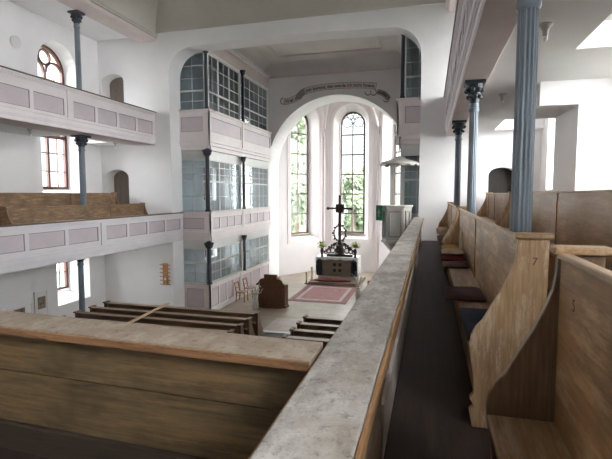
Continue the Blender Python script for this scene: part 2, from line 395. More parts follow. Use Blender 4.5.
# ceilings
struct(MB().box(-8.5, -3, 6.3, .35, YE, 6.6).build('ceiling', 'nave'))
def cove(F, L0, L1, r, z0, n=10, name='ceiling_cove', m='nave'):     # concave quarter cove; F(u, v=z, w=out from wall)
    pts = [(0, z0), (0, z0+r+.05), (r+.05, z0+r+.05)]+[(r-r*math.sin(PI/2*i/n)*1.0, z0+r*math.cos(PI/2*i/n)) if 0 else (r*(1-math.cos(PI/2*(1-i/n))), z0+r*math.sin(PI/2*(1-i/n))) for i in range(n+1)]
    mb = MB(); k = len(pts)
    mb.add([F(L0, z, w) for w, z in pts]+[F(L1, z, w) for w, z in pts], [(i, (i+1) % k, k+(i+1) % k, k+i) for i in range(k)])
    tri = tessellate_polygon([[Vector((w, z, 0)) for w, z in pts]])
    mb.add([F(L0, z, w) for w, z in pts], tri); mb.add([F(L1, z, w) for w, z in pts], tri)
    return struct(mb.build(name, m, smooth=True))
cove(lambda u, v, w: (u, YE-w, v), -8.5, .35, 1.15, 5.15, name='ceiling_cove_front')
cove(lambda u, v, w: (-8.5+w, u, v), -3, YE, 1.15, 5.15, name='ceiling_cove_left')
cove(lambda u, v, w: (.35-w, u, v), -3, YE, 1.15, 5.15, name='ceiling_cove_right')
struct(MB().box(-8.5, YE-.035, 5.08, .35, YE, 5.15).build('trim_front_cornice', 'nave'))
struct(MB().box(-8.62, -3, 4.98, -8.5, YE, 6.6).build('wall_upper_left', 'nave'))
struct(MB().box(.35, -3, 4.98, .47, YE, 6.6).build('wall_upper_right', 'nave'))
def beam(xin, sgn, name):
    mb = MB(); xo = xin+sgn*.62
    mb.box(min(xin, xo), -3, 4.83, max(xin, xo), YE, 5.02)
    return struct(mb.build(name, 'beam', bev=.015))
beam(-8.52, -1, 'trim_beam_left'); beam(.37, 1, 'trim_beam_right')
for x0, x1, nm in ((-8.52, -8.44, 'trim_moulding_left'), (.29, .37, 'trim_moulding_right')):
    struct(MB().box(x0, -3, 4.93, x1, YE, 4.98).box(min(x0, x1)+.02, -3, 5.0, max(x0, x1)-.0, YE, 5.08).build(nm, 'nave'))
struct(MB().box(-10.7, -3, 5.02, -8.62, YE, 5.12).build('ceiling_left', 'plaster'))
struct(MB().box(.47, -3, 5.02, 2.75, YE, 5.12).build('ceiling_right', 'plaster'))
# chancel ceiling with cove and moulded panel
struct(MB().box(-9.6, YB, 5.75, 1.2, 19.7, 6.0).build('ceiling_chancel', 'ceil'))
cove(lambda u, v, w: (u, 19.7-w, v), -7.2, -1.0, .55, 5.24, name='ceiling_cove_chancel', m='ceil')
cove(lambda u, v, w: (-7.2+w, u, v), YB, 19.7, .55, 5.24, name='ceiling_cove_chancel_left', m='ceil')
cove(lambda u, v, w: (-1.0-w, u, v), YB, 19.7, .55, 5.24, name='ceiling_cove_chancel_right', m='ceil')
struct(MB().box(-7.2, 19.62, 5.15, -1.0, 19.7, 5.24).build('trim_chancel_cornice', 'beam'))
struct(MB().box(-7.2, YB, 5.10, -7.02, 19.62, 5.18).box(-7.2, YB, 5.18, -6.95, 19.62, 5.26).build('trim_chancel_cornice_left', 'frame_r', bev=.01))
struct(MB().box(-1.14, YB, 5.12, -1.0, 19.62, 5.24).build('trim_chancel_cornice_right', 'frame_r', bev=.01))
pm = MB()
for a in ((-6.25, 14.6, -6.17, 18.6), (-1.98, 14.6, -1.9, 18.6), (-6.25, 18.52, -1.9, 18.6), (-6.25, 14.6, -1.9, 14.68)):
    pm.box(a[0], a[1], 5.70, a[2], a[3], 5.75)
struct(pm.build('trim_ceiling_panel', 'beam'))

# gallery floors (their undersides are the ceilings seen below them), with wells in front of the tall windows
FZ = lambda u, v, w: (u, v, w)
def notched(x0, x1, wins, xw, name, z0, z1, mat, sgn):
    pts = [(x0, -3), (x1, -3)]
    if sgn > 0:   # outer edge at x1
        pts = [(x0, -3), (x1, -3)]
        for a, b in sorted(wins): pts += [(x1, a), (xw, a), (xw, b), (x1, b)]
        pts += [(x1, YE), (x0, YE)]
    else:
        pts = [(x0, YE), (x1, YE), (x1, -3), (x0, -3)]
        e = []
        for a, b in sorted(wins): e += [(x0, a), (xw, a), (xw, b), (x0, b)]
        pts = [(x1, YE), (x1, -3), (x0, -3)][::-1][:0]+[(x1, YE), (x1, -3), (x0, -3)]+e+[(x0, YE)]
    return struct(MB().slab(FZ, pts, [], z0, z1).build(name, mat))
notched(-10.7, -8.65, [(10.5, 12.25), (3.4, 5.15)], -9.75, 'floor_upper_left', 1.60, ZU, 'plaster', -1)
notched(.42, 2.75, [(11.15, 12.85), (4.15, 6.0), (-1.5, .6)], 1.58, 'floor_upper_right', 1.66, ZU, 'plaster', 1)
struct(MB().box(-10.7, -3, -1.54, -8.03, YE, ZG).build('floor_left', 'plaster'))
struct(MB().box(-10.7, -3, ZG, -8.03, YE, ZG+.012).build('floor_left_boards', 'floor_left'))
struct(MB().box(-.40, -3, -1.54, 2.75, YE, ZG-.02).build('floor_right', 'plaster'))
struct(MB().box(-.25, -3, ZG-.02, 2.75, YE, ZG).build('floor_right_boards', 'floor_right'))
struct(MB().box(.96, -1.2, ZG, 2.75, YE, ZG+.26).build('floor_right_step', 'floor_right'))
struct(MB().box(.96+9.0-10.0-9.4-.0, -1.2, ZG+.012, -9.44, YE, ZG+.26).build('floor_left_step_x', 'floor_left')) if 0 else None
struct(MB().box(-10.7, -3, ZG+.012, -9.42, YE, ZG+.24).build('floor_left_step', 'floor_left'))
struct(MB().box(-8.0, -3, -1.54, -.43, 1.9, ZG).build('floor_back', 'floor_right'))
# wall pier and lintel across the right gallery
pl = [(1.55, 1.66), (1.55, 1.31), (2.07, 1.31), (2.07, ZG+.26), (2.75, ZG+.26), (2.75, 1.66)]
struct(MB().slab(FY(7.57), pl, [], 0, 1.3).build('wall_pier', 'plaster'))

# ------------------------------------------------------------------ windows
WN = [0]
def nave_window(F, u0, u1, v0, vtop, w, arched, mat='winwood'):
    WN[0] += 1; t = .065; r = (u1-u0)/2; c = (u0+u1)/2; vs = vtop-r
    fr = MB()
    if arched:
        fr.slab(F, arch(u0, u1, v0, vs), [arch(u0+t*1.3, u1-t*1.3, v0+t*1.3, vs, r-t*1.3)], w-.05, w+.05)
    else:
        fr.slab(F, rect(u0, u1, v0, vtop), [rect(u0+t, u1-t, v0+t, vtop-t)], w-.05, w+.05)
    win = struct(fr.build('window_%d' % WN[0], mat))
    m = MB(); top = vs-.05 if arched else vtop
    m.fbox(F, c-t*.55, c+t*.55, v0, top, w-.04, w+.04)
    step = .55; v = v0+step
    while v < top-.2:
        m.fbox(F, u0, u1, v-.014, v+.014, w-.025, w+.025); v += step
    for q in (u0+(c-u0)*.5, c+(u1-c)*.5): m.fbox(F, q-.012, q+.012, v0, top-.15, w-.02, w+.02)
    v = v0+2.2
    if arched:
        m.fbox(F, u0, u1, v0+1.55, v0+1.63, w-.045, w+.045)
        ro, ri = r*.33, r*.33-.05           # rose in the head, two round-headed lights below it
        cc = [(c+ro*math.cos(2*PI*i/24), vs+r*.52+ro*math.sin(2*PI*i/24)) for i in range(24)]
        ci = [(c+ri*math.cos(2*PI*i/24), vs+r*.52+ri*math.sin(2*PI*i/24)) for i in range(24)]
        m.slab(F, cc, [ci], w-.04, w+.04)
        for s_ in (-1, 1):
            lc = c+s_*r/2; rr = r/2-.01
            pts = [(lc+rr*math.cos(PI*i/14), vs-.05+rr*math.sin(PI*i/14)) for i in range(15)]
            pin = [(lc+(rr-.055)*math.cos(PI*i/14), vs-.05+(rr-.055)*math.sin(PI*i/14)) for i in range(15)]
            m.slab(F, pts+pin[::-1], [], w-.04, w+.04)
    m.build('muntins', mat, win)
    g = MB(); g.slab(F, arch(u0+.03, u1-.03, v0+.03, vs, r-.03) if arched else rect(u0+.03, u1-.03, v0+.03, vtop-.03), [], w-.004, w+.004)
    g.build('pane', 'glass', win)
    MB().fbox(F, u0-.0, u1+.0, v0-.05, v0+.0, w-.12, w+.02).build('sill', 'plaster', win)
    return win
FL = lambda u, v, w: (-10.7-w, u, v); FR = lambda u, v, w: (2.75+w, u, v)
for a, b in WIN_L:
    nave_window(FL, a, b, .14, 4.42, .5, True)
for a, b in WIN_G: nave_window(FL, a, b, -3.07, -1.76, .80, False)
for a, b in WIN_B: nave_window(FY(-3.4), a, b, .35, 5.2, .1, True)
for a, b in WIN_R: nave_window(FR, a, b, .16, 4.42, .42, True)
for x, sg, lw in ((-9.6, -1, LWL), (1.2, 1, LWR)): [nave_window((lambda x, sg: lambda u, v, w: (x+sg*w, u, v))(x, sg), a, b, z+.03, z+1.5, .3, False) for a, b, z in lw]
for F, L, c in APSE:
    WN[0] += 1; u0, u1, v0, vs, r, w = c-.66, c+.66, -2.08, 3.66, .66, .62; t = .085
    win = struct(MB().slab(F, arch(u0, u1, v0, vs), [arch(u0+t, u1-t, v0+t, vs, r-t)], w-.06, w+.06).build('window_%d' % WN[0], 'apsewin'))
    m = MB(); m.fbox(F, c-.028, c+.028, v0, vs+.1, w-.03, w+.03)
    for i in range(1, 6): v = v0+i*1.04; m.fbox(F, u0, u1, v-.03, v+.03, w-.03, w+.03)
    for s_ in (-1, 1):      # scalloped tracery in the head
        for cu, cv, rr in ((c+s_*.3, vs+.12, .26), (c+s_*.16, vs+.42, .15)):
            m.tube([F(cu+rr*math.cos(2*PI*i/20), cv+rr*math.sin(2*PI*i/20), w) for i in range(20)], .02, 6, True)
    m.tube([F(c+.12*math.cos(2*PI*i/16), vs+.18+.12*math.sin(2*PI*i/16), w) for i in range(16)], .018, 6, True)
    m.build('tracery', 'apsewin', win)
    l = MB(); q = u0+.165
    while q < u1-.05:
        if abs(q-c) > .05: l.fbox(F, q-.005, q+.005, v0, vs+.05, w-.006, w+.006)
        q += .165
    v = v0+.208
    while v < vs: l.fbox(F, u0, u1, v-.005, v+.005, w-.006, w+.006); v += .208
    l.build('lead_grid', 'lead', win)
    MB().slab(F, arch(u0+.03, u1-.03, v0+.03, vs, r-.03), [], w-.003, w+.003).build('pane', 'apseglass', win)
    MB().fbox(F, u0, u1, v0-.06, v0, w-.25, w+.05).build('sill', 'stone', win)

# ------------------------------------------------------------------ columns
def capital(mb, x, y, zt, r):
    mb.box(x-r*2.1, y-r*2.1, zt-.045, x+r*2.1, y+r*2.1, zt)
    mb.lathe((x, y, zt), [(r*1.02, -.30), (r*1.15, -.24), (r*1.35, -.17), (r*1.65, -.10), (r*1.85, -.045)], 20)
    for i in range(8):
        a = 2*PI*i/8+.2
        for rr, zz, s_ in ((r*1.28, -.215, .034), (r*1.62, -.125, .040)):
            mb.ball((x+rr*math.cos(a+zz*4), y+rr*math.sin(a+zz*4), zt+zz), s_*r/.07, 5)
def column(x, y, z0, z1, r, label, group, flute=14):
    t = thing('column', (x, y, z0), label, 'column', group)
    MB().lathe((x, y, z0), [(r*1.06, .22), (r, .4), (r*.92, z1-z0-.42), (r*.92, z1-z0-.36)], 112 if flute else 16, flute, .12).build('shaft', 'column', t, smooth=True)
    MB().lathe((x, y, z0), [(r*1.5, 0), (r*1.5, .09), (r*1.25, .12), (r*1.3, .15), (r*1.08, .22)], 24).build('base', 'column', t, smooth=True)
    MB().lathe((x, y, z1), [(r*.93, -.42), (r*1.12, -.40), (r*1.12, -.37), (r*.98, -.36), (r*1.0, -.30)], 24).build('necking', 'column', t, smooth=True)
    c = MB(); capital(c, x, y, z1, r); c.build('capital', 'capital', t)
    return t
CG = 'iron columns carrying the upper galleries'
column(.57, 3.20, ZG, 1.56, .066, 'thick fluted blue grey iron column nearest the camera, behind the numbered pew end', CG)
column(.57, 6.87, ZG, 1.56, .064, 'middle fluted blue grey column of the right gallery, with leafy capital in view', CG)
column(.57, 10.45, ZG, 1.56, .070, 'farthest blue grey column of the right gallery, beside the last pew', CG)
column(.57, 10.45, ZU, 4.83, .070, 'dark iron column just showing above the right upper gallery parapet', CG)
column(-9.2, 10.5, ZU, 4.83, .072, 'slim dark iron column above the left upper gallery by the round-headed window', CG)
column(-9.2, 10.5, ZG, 1.58, .085, 'blue grey column standing behind the front pew of the left gallery', CG)
column(-9.2, 10.3, ZF, -1.54, .078, 'blue grey column on the church floor under the left gallery', CG)

# ------------------------------------------------------------------ gallery parapets
def face(par, F, L, z0, z1, npan, zp0, zp1, w=.0, joints=(), out=1, mats=('frame', 'panel'), pil=.14, gap=.10, m0=.08):
    """flat framed face: one frame mesh with recessed panels; w grows towards the viewer by out"""
    fr = MB(); n = npan; sec = [0]+list(joints)+[L]
    holes = []
    for s0, s1, k_ in zip(sec[:-1], sec[1:], n):
        a, b = s0+pil/2+m0, s1-pil/2-m0; pw = (b-a-gap*(k_-1))/k_
        for i in range(k_): holes.append((a+i*(pw+gap), a+i*(pw+gap)+pw))
    fr.slab(F, rect(0, L, z0, z1), [rect(a, b, zp0, zp1) for a, b in holes], (w-.05*out), w)
    fr.build('frame', mats[0], par)
    for a, b in holes:
        p = MB().fbox(F, a, b, zp0, zp1, w-.05*out, w-.018*out).build('panel', mats[1], par)
        g = MB(); e = .012
        g.slab(F, rect(a, b, zp0, zp1), [rect(a+e, b-e, zp0+e, zp1-e)], w-.018*out, w-.012*out); g.build('panel_bead', 'groove', p)
    if joints:
        j = MB()
        for q in joints: j.fbox(F, q-.06, q+.06, z0, z1, w, w+.02*out)
        j.build('pilaster', mats[0], par)
def cornice(par, F, L, steps, mat='frame', name='cornice'):
    mb = MB()
    for z0, z1, w0, w1 in steps: mb.fbox(F, 0, L, z0, z1, w0, w1)
    return mb.build(name, mat, par, bev=.006)
def parapet_run(name, label, p0, p1, side, z_top, z_pan, z_bot, npan, joints, capm='wall_cap', group='panelled gallery parapets', fm='frame', wallw=.10):
    F, L = Fline(p0, p1, side)
    t = thing(name, (p0[0], p0[1], z_bot), label, 'parapet', group)
    face(t, F, L, z_bot+.26, z_top-.05, npan, z_pan[0], z_pan[1], 0, joints, 1, (fm, 'panel'))
    MB().fbox(F, 0, L, z_bot, z_top-.05, -.12, -.05).build('backing', fm, t)
    MB().fbox(F, 0, L, z_top-.03, z_top, -.17, .07).build('cap', capm, t, bev=.006)
    cornice(t, F, L, [(z_top-.075, z_top-.03, -.1, .05), (z_top-.11, z_top-.075, -.06, .025)], fm, 'cap_moulding')
    cornice(t, F, L, [(z_bot+.235, z_bot+.27, -.06, .03), (z_bot+.13, z_bot+.235, -.06, .012), (z_bot+.095, z_bot+.13, -.06, -.005), (z_bot, z_bot+.095, -.06, -.022)], fm, 'cornice')
    return t
parapet_run('gallery_parapet', 'lilac panelled parapet of the left lower gallery, reaching on to the chancel loge', (-8.0, -2.9), (-8.0, 13.64), -1, -.61, (-1.17, -.82), -1.56,
            (4, 4, 4, 4), (3.6, 8.15, 12.65), fm='frame_r')
parapet_run('gallery_parapet', 'lilac panelled parapet of the left upper gallery, ending at the white wall', (-8.6, -2.9), (-8.6, YE), -1, 2.63, (1.90, 2.30), 1.58,
            (4, 5, 4, 4), (3.2, 8.2, 12.35), fm='frame')
parapet_run('gallery_parapet', 'lilac panelled parapet of the right upper gallery, seen steeply from below', (.37, YE), (.37, -2.9), -1, 2.63, (1.90, 2.30), 1.60,
            (4, 4, 4, 4), (3.5, 7.5, 11.5), fm='frame')
bm_ = MB().box(.40, -2.9, 1.56, .74, YE, 1.66).build('support_beam', 'beam', bev=.01); tag(bm_, 'rose grey beam resting on the right gallery columns', 'beam', 'beams under the upper galleries')
bm_ = MB().box(-9.38, -2.9, 1.58, -8.62, YE, 1.60).build('support_beam', 'beam', bev=.005); tag(bm_, 'thin rose grey beam under the left upper gallery front', 'beam', 'beams under the upper galleries')

# the parapet beside the camera
t = thing('gallery_parapet', (-.3, 6, ZG), 'weathered grey topped parapet running from the camera towards the pulpit', 'parapet', 'near parapets')
for y0, y1 in ((-1.2, 4.95), (4.955, YE)):
    MB().box(-.418, y0, -.70, -.172, y1, -.65).build('cap', 'cap_right', t, bev=.006)
MB().box(-.170, -1.2, -.705, -.155, YE, -.655).build('cap_edge', 'capedge', t, bev=.004)['label'] = 'worn orange inner edge of the cap'
MB().box(-.426, -1.2, -.70, -.419, YE, -.657).build('cap_edge', 'capedge', t, bev=.004)
MB().box(-.235, -1.2, -1.3, -.205, 2.15, -.70).box(-.205, -1.2, -.86, -.195, 2.15, -.72).build('inner_board', 'inner', t, bev=.004)
MB().box(-.26, 2.15, -1.3, -.215, YE, -.70).build('inner_board', 'inner', t)
MB().box(-.215, 2.16, -1.3, -.195, YE, -1.02).build('skirting', 'inner_white', t)['label'] = 'chalky pale skirting board'
F, L = Fline((-.40, YE), (-.40, 2.0), -1)
face(t, F, L, -1.3, -.70, (12,), -1.2, -.82, 0, (), 1, ('frame_r', 'panel'))
cornice(t, F, L, [(-1.34, -1.29, -.06, .03), (-1.56, -1.34, -.1, .01)], 'frame_r')
# the rear gallery parapet at the left, nearly square to it
ang = -.037
def FRr(u, v, w):                                    # u towards -x, w away from the camera
    return (-.44-u*math.cos(ang), 1.66-u*math.sin(ang)+w, v)
t = thing('gallery_parapet', (-4.2, 1.8, ZG), 'dusty brown boarded parapet across the rear gallery in the left foreground', 'parapet', 'near parapets')
MB().fbox(FRr, 0, 7.5, -.685, -.65, 0.015, .25).build('cap', 'cap_rear', t, bev=.004)
MB().fbox(FRr, 0, 7.5, -.69, -.654, -.0, .014).build('cap_edge', 'capedge_x', t, bev=.004)['label'] = 'worn reddish near edge of the cap'
MB().fbox(FRr, 0, 7.5, -.89, -.69, .055, .085).build('board', 'rear_face', t, bev=.003)
MB().fbox(FRr, 0, 7.5, -1.16, -.895, .058, .088).build('board', 'rear_face', t, bev=.003)
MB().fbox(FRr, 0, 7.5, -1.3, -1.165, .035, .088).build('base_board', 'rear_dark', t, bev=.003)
MB().fbox(FRr, 0, 7.5, -1.3, -.70, .16, .20).build('outer_board', 'frame_r', t)
MB().add([FRr(.135, -1.3, .02), FRr(.10, -1.3, .02), FRr(.115, -.86, .02), FRr(.135, -1.3, .05), FRr(.10, -1.3, .05), FRr(.115, -.86, .05)],
         [(0, 1, 2), (3, 5, 4), (0, 3, 4, 1), (1, 4, 5, 2), (2, 5, 3, 0)]).build('corner_batten', 'capedge_x', t)['label'] = 'pointed reddish wooden batten'

# ------------------------------------------------------------------ gallery pews
PROF = [(.24, -1.3), (.228, -1.24), (.222, -1.20), (.245, -1.175), (.222, -1.135), (.245, -1.10), (.238, -1.0), (.222, -.90), (.216, -.83), (.222, -.78), (.245, -.73), (.28, -.69),
        (.325, -.60), (.37, -.52), (.405, -.44), (.43, -.37), (.44, -.31), (.443, -.235), (.608, -.235), (.605, -1.3)]
PROF = [(x+.012 if x < .46 else x, z) for x, z in PROF]
def pew(y0, y1, label, group, xmap, zf=ZG, ztop=-.205, seams=(), mats=('pew', 'pew_end', 'rail'), ends=(True, True), number=None, seat_cover=True, cat='pew', capw=.02, name='gallery_pew'):
    kz = (ztop-zf)/1.095
    Z = lambda z: zf+(z+1.3)*kz
    t = thing(name, (xmap(.4), (y0+y1)/2, zf), label, cat, group)
    bx = lambda mb, xa, ya, za, xb, yb, zb: mb.box(min(xmap(xa), xmap(xb)), ya, za, max(xmap(xa), xmap(xb)), yb, zb)
    th = .035
    for on, ya, yb in ((ends[0], y0, y0+th), (ends[1], y1-th, y1)):
        if not on: continue
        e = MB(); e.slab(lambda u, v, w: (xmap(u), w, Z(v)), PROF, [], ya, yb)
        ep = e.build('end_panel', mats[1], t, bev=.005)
        bx(MB(), .438, ya-capw, Z(-.235), .625, yb+capw, Z(-.205)).build('end_cap', mats[2], ep, bev=.008)
    yy = [y0+th]+list(seams)+[y1-th]
    for a, b in zip(yy[:-1], yy[1:]):
        bx(MB(), .462, a+.004, Z(-.86), .482, b-.004, Z(-.245)).build('back_panel', mats[0], t, bev=.004)
    for q in seams: bx(MB(), .452, q-.012, Z(-.86), .462, q+.012, Z(-.25)).build('seam_batten', mats[0], t)
    bx(MB(), .450, y0+th, Z(-.25), .492, y1-th, Z(-.228)).build('top_rail', mats[2], t, bev=.006)
    bx(MB(), .23, y0+th, Z(-.885), .49, y1-th, Z(-.855)).build('seat', mats[2] if seat_cover else mats[0], t, bev=.006)
    bx(MB(), .30, y0+th, zf, .325, y1-th, Z(-.885)).build('seat_front', mats[0], t)
    return t
ID = lambda x: x
GP = 'first row pews of the right gallery'
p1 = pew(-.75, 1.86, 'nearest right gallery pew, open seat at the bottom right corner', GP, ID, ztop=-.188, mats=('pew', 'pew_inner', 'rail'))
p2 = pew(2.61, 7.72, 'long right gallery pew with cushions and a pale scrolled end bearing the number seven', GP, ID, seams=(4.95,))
p3 = pew(8.35, 12.45, 'far first row pew of the right gallery, by the end of the passage', GP, ID, seams=(10.4,))
R2 = lambda x: x+.972
pew(-.9, 8.62, 'dark second row pew on the step behind, with its high back against the bright wall', 'second row pews of the right gallery', R2, ZG+.26, .058, (3.5, 5.9), ('pew_back', 'pew_end', 'rail'))
pew(9.2, 12.9, 'far second row pew below the dark arched doorway', 'second row pews of the right gallery', R2, ZG+.26, .045, (11.2, 12.3), ('pew_back', 'pew_end', 'rail'))
LM = lambda x: -8.43-x
ML = ('pew_left', 'pew_left', 'pew_left')
pew(7.85, 12.85, 'front brown pew of the left gallery, just above the lilac parapet', 'pews of the left gallery', LM, ZG+.012, -.275, (11.2,), ML)
pew(3.5, 12.75, 'rear brown pew of the left gallery under the windows', 'pews of the left gallery', lambda x: -9.42-x, ZG+.24, .055, (10.8,), ML)
# stencilled numbers
def text_mesh(body, size, ext=.002, bold=.0, shear=0):
    cu = bpy.data.curves.new('t', 'FONT'); cu.body = body; cu.size = size; cu.extrude = ext; cu.offset = bold; cu.shear = shear; cu.align_x = 'LEFT'
    ob = bpy.data.objects.new('t', cu); COL.objects.link(ob); bpy.context.view_layer.update()
    me = bpy.data.meshes.new_from_object(ob.evaluated_get(bpy.context.evaluated_depsgraph_get()))
    vs = [v.co.copy() for v in me.vertices]; fs = [tuple(p.vertices) for p in me.polygons]
    bpy.data.objects.remove(ob); bpy.data.meshes.remove(me); bpy.data.curves.remove(cu)
    return vs, fs
vs, fs = text_mesh('7', .06)
MB().add([(.525+v.x, 2.609-v.z*.5, -.375+v.y) for v in vs], fs).build('number', 'number', p2)['label'] = 'black stencilled number seven'
vs, fs = text_mesh('5', .06)
MB().add([(.461-v.z*.5, 1.66-v.x, -.385+v.y) for v in vs], fs).build('number', 'number', p1)['label'] = 'black stencilled number five'

# cushions and what lies on the pew seats
def cushion(x0, x1, y0, y1, z0, h, mat, label, name='seat_cushion', cat='cushion', group='cushions on the right gallery pews', sag=.25):
    mb = MB(); nx, ny = 8, 10; top = []; bot = []
    for j in range(ny+1):
        for i in range(nx+1):
            u, v = i/nx, j/ny; e = min(1, 5*min(u, 1-u))*min(1, 5*min(v, 1-v)); e = e**.4
            wob = .004*math.sin(7*u+5*v+x0*30)+.003*math.sin(13*v+y0*9)
            x = x0+(x1-x0)*u; y = y0+(y1-y0)*v
            top.append((x, y, z0+h*(.45+.55*e)+wob*e)); bot.append((x, y, z0+h*.3*(1-e)))
    n = len(top); fs = []
    for j in range(ny):
        for i in range(nx):
            a = j*(nx+1)+i; fs += [(a, a+1, a+nx+2, a+nx+1), (n+a, n+a+nx+1, n+a+nx+2, n+a+1)]
    rim = [i for i in range(nx+1)]+[j*(nx+1)+nx for j in range(1, ny+1)]+[ny*(nx+1)+i for i in range(nx-1, -1, -1)]+[j*(nx+1) for j in range(ny-1, 0, -1)]
    for a, b in zip(rim, rim[1:]+rim[:1]): fs.append((a, n+a, n+b, b))
    o = mb.add(top+bot, fs).build(name, mat, smooth=True); tag(o, label, cat, group); return o
ZS = -.853
cushion(.225, .446, 2.72, 3.50, ZS, .035, 'blue', 'navy blue cushion on the long pew, nearest its numbered end')
cushion(.135, .446, 3.75, 4.25, ZS, .042, 'maroon', 'dark maroon cushion jutting over the seat edge behind the navy one')
cushion(.165, .446, 5.45, 5.85, ZS, .04, 'mauve', 'dusty mauve cushion in front of the wine red stack')
cushion(.15, .446, 5.95, 6.40, ZS, .07, 'wine', 'wine red cushion, lowest of the stack under the tan one')
cushion(.16, .446, 5.98, 6.38, ZS+.084, .05, 'tan', 'tan cushion lying on top of the wine red cushion')
cushion(.20, .44, 6.6, 7.5, ZS, .07, 'mustard', 'mustard yellow cushion by the far end of the long pew')
cushion(.15, .446, 8.5, 9.5, ZS, .05, 'mauve', 'dusky cushion at the near end of the farthest pew')
cushion(.16, .446, 9.9, 11.4, ZS, .06, 'tan', 'tan cushion on the farthest first row pew by the passage end')
o = MB().add([(.40, 6.80, -.785), (.44, 6.80, -.785), (.458, 6.80, -.44), (.42, 6.80, -.44), (.40, 6.84, -.785), (.44, 6.84, -.785), (.458, 6.84, -.44), (.42, 6.84, -.44)],
             [(0, 1, 2, 3), (4, 7, 6, 5), (0, 4, 5, 1), (1, 5, 6, 2), (2, 6, 7, 3), (3, 7, 4, 0)])
o.v = [(x-.012, y-.35, z-.068) for x, y, z in o.v]
tag(o.build('board', 'cream', bev=.005), 'slim cream board leaning upright against the long pew back', 'board')

# ------------------------------------------------------------------ pews on the church floor
def low_pew(x0, x1, y, label, group):
    zf = ZF; zt = -3.05; kz = (zt-zf)/1.095
    Z = lambda z: zf+(z+1.3)*kz; Y = lambda u: y-.03-(u-.46)       # seat towards the altar
    t = thing('church_pew', ((x0+x1)/2, y, zf), label, 'pew', group); th = .06
    for a in (x0, x1-th):
        MB().slab(lambda u, v, w: (w, Y(u), Z(v)), PROF, [], a, a+th).build('end_panel', 'pew_low_end', t, bev=.005)
        MB().box(a-.015, Y(.65), Z(-.235), a+th+.015, Y(.43), Z(-.195)).build('end_cap', 'pew_low_end', t, bev=.006)
    MB().box(x0+th, Y(.482), Z(-.86), x1-th, Y(.462), Z(-.245)).build('back_panel', 'pew_low', t)
    MB().box(x0+th, Y(.62), Z(-.26), x1-th, Y(.45), Z(-.23)).build('top_rail', 'pew_low_top', t, bev=.006)
    MB().box(x0+th, Y(.62), Z(-.52), x1-th, Y(.482), Z(-.50)).build('book_ledge', 'pew_low', t)
    MB().box(x0+th, Y(.49), Z(-.885), x1-th, Y(.23), Z(-.855)).build('seat', 'pew_low', t)
    MB().box(x0+th, Y(.325), zf, x1-th, Y(.30), Z(-.885)).build('seat_front', 'pew_low', t)
    return t
ordn = ['front', 'second', 'third', 'rearmost visible']
for i, y in enumerate((10.92, 10.36, 9.82, 9.28)):
    low_pew(-8.85, -4.2, y, '%s long dark pew of the left floor block%s' % (ordn[i].capitalize(), (', nearest the lectern', '', '', ', nearest the rear parapet')[i]), 'pews of the left floor block')
for i, y in enumerate((10.92, 10.36, 9.82, 9.28)):
    low_pew(-2.99, -.62, y, '%s short dark pew of the right floor block%s' % (ordn[i].capitalize(), (', nearest the rug', '', '', ', lowest in view')[i]), 'pews of the right floor block')
o = MB().bar((-6.93, 10.98, -3.015), (-6.72, 8.75, -3.015), .11, .025).build('plank', 'plank', bev=.003); tag(o, 'pale pine plank lying across the left floor pews', 'plank')

# ------------------------------------------------------------------ chancel loges
XL, XR = -7.10, -.86
def screen(par, F, u0, u1, z0, z1, zt, ncol, rlow, rup, nwin, w=.0):
    """nwin glazed sashes side by side, each with a transom at zt"""
    ww = (u1-u0)/nwin
    for i in range(nwin):
        a, b = u0+i*ww+.012, u0+(i+1)*ww-.012; t = .026
        fr = MB(); fr.slab(F, rect(a, b, z0, z1), [rect(a+t, b-t, z0+t, zt-.03), rect(a+t, b-t, zt+.03, z1-t)], w-.016, w+.016)
        for k_ in range(1, ncol): q = a+(b-a)*k_/ncol; fr.fbox(F, q-.010, q+.010, z0, z1, w-.010, w+.010)
        for k_ in range(1, rlow): q = z0+(zt-z0)*k_/rlow; fr.fbox(F, a, b, q-.010, q+.010, w-.010, w+.010)
        for k_ in range(1, rup): q = zt+(z1-zt)*k_/rup; fr.fbox(F, a, b, q-.010, q+.010, w-.010, w+.010)
        f = fr.build('sash', 'sash', par)
        MB().fbox(F, a+.02, b-.02, z0+.02, z1-.02, w-.003, w+.003).build('pane', 'logeglass', f)
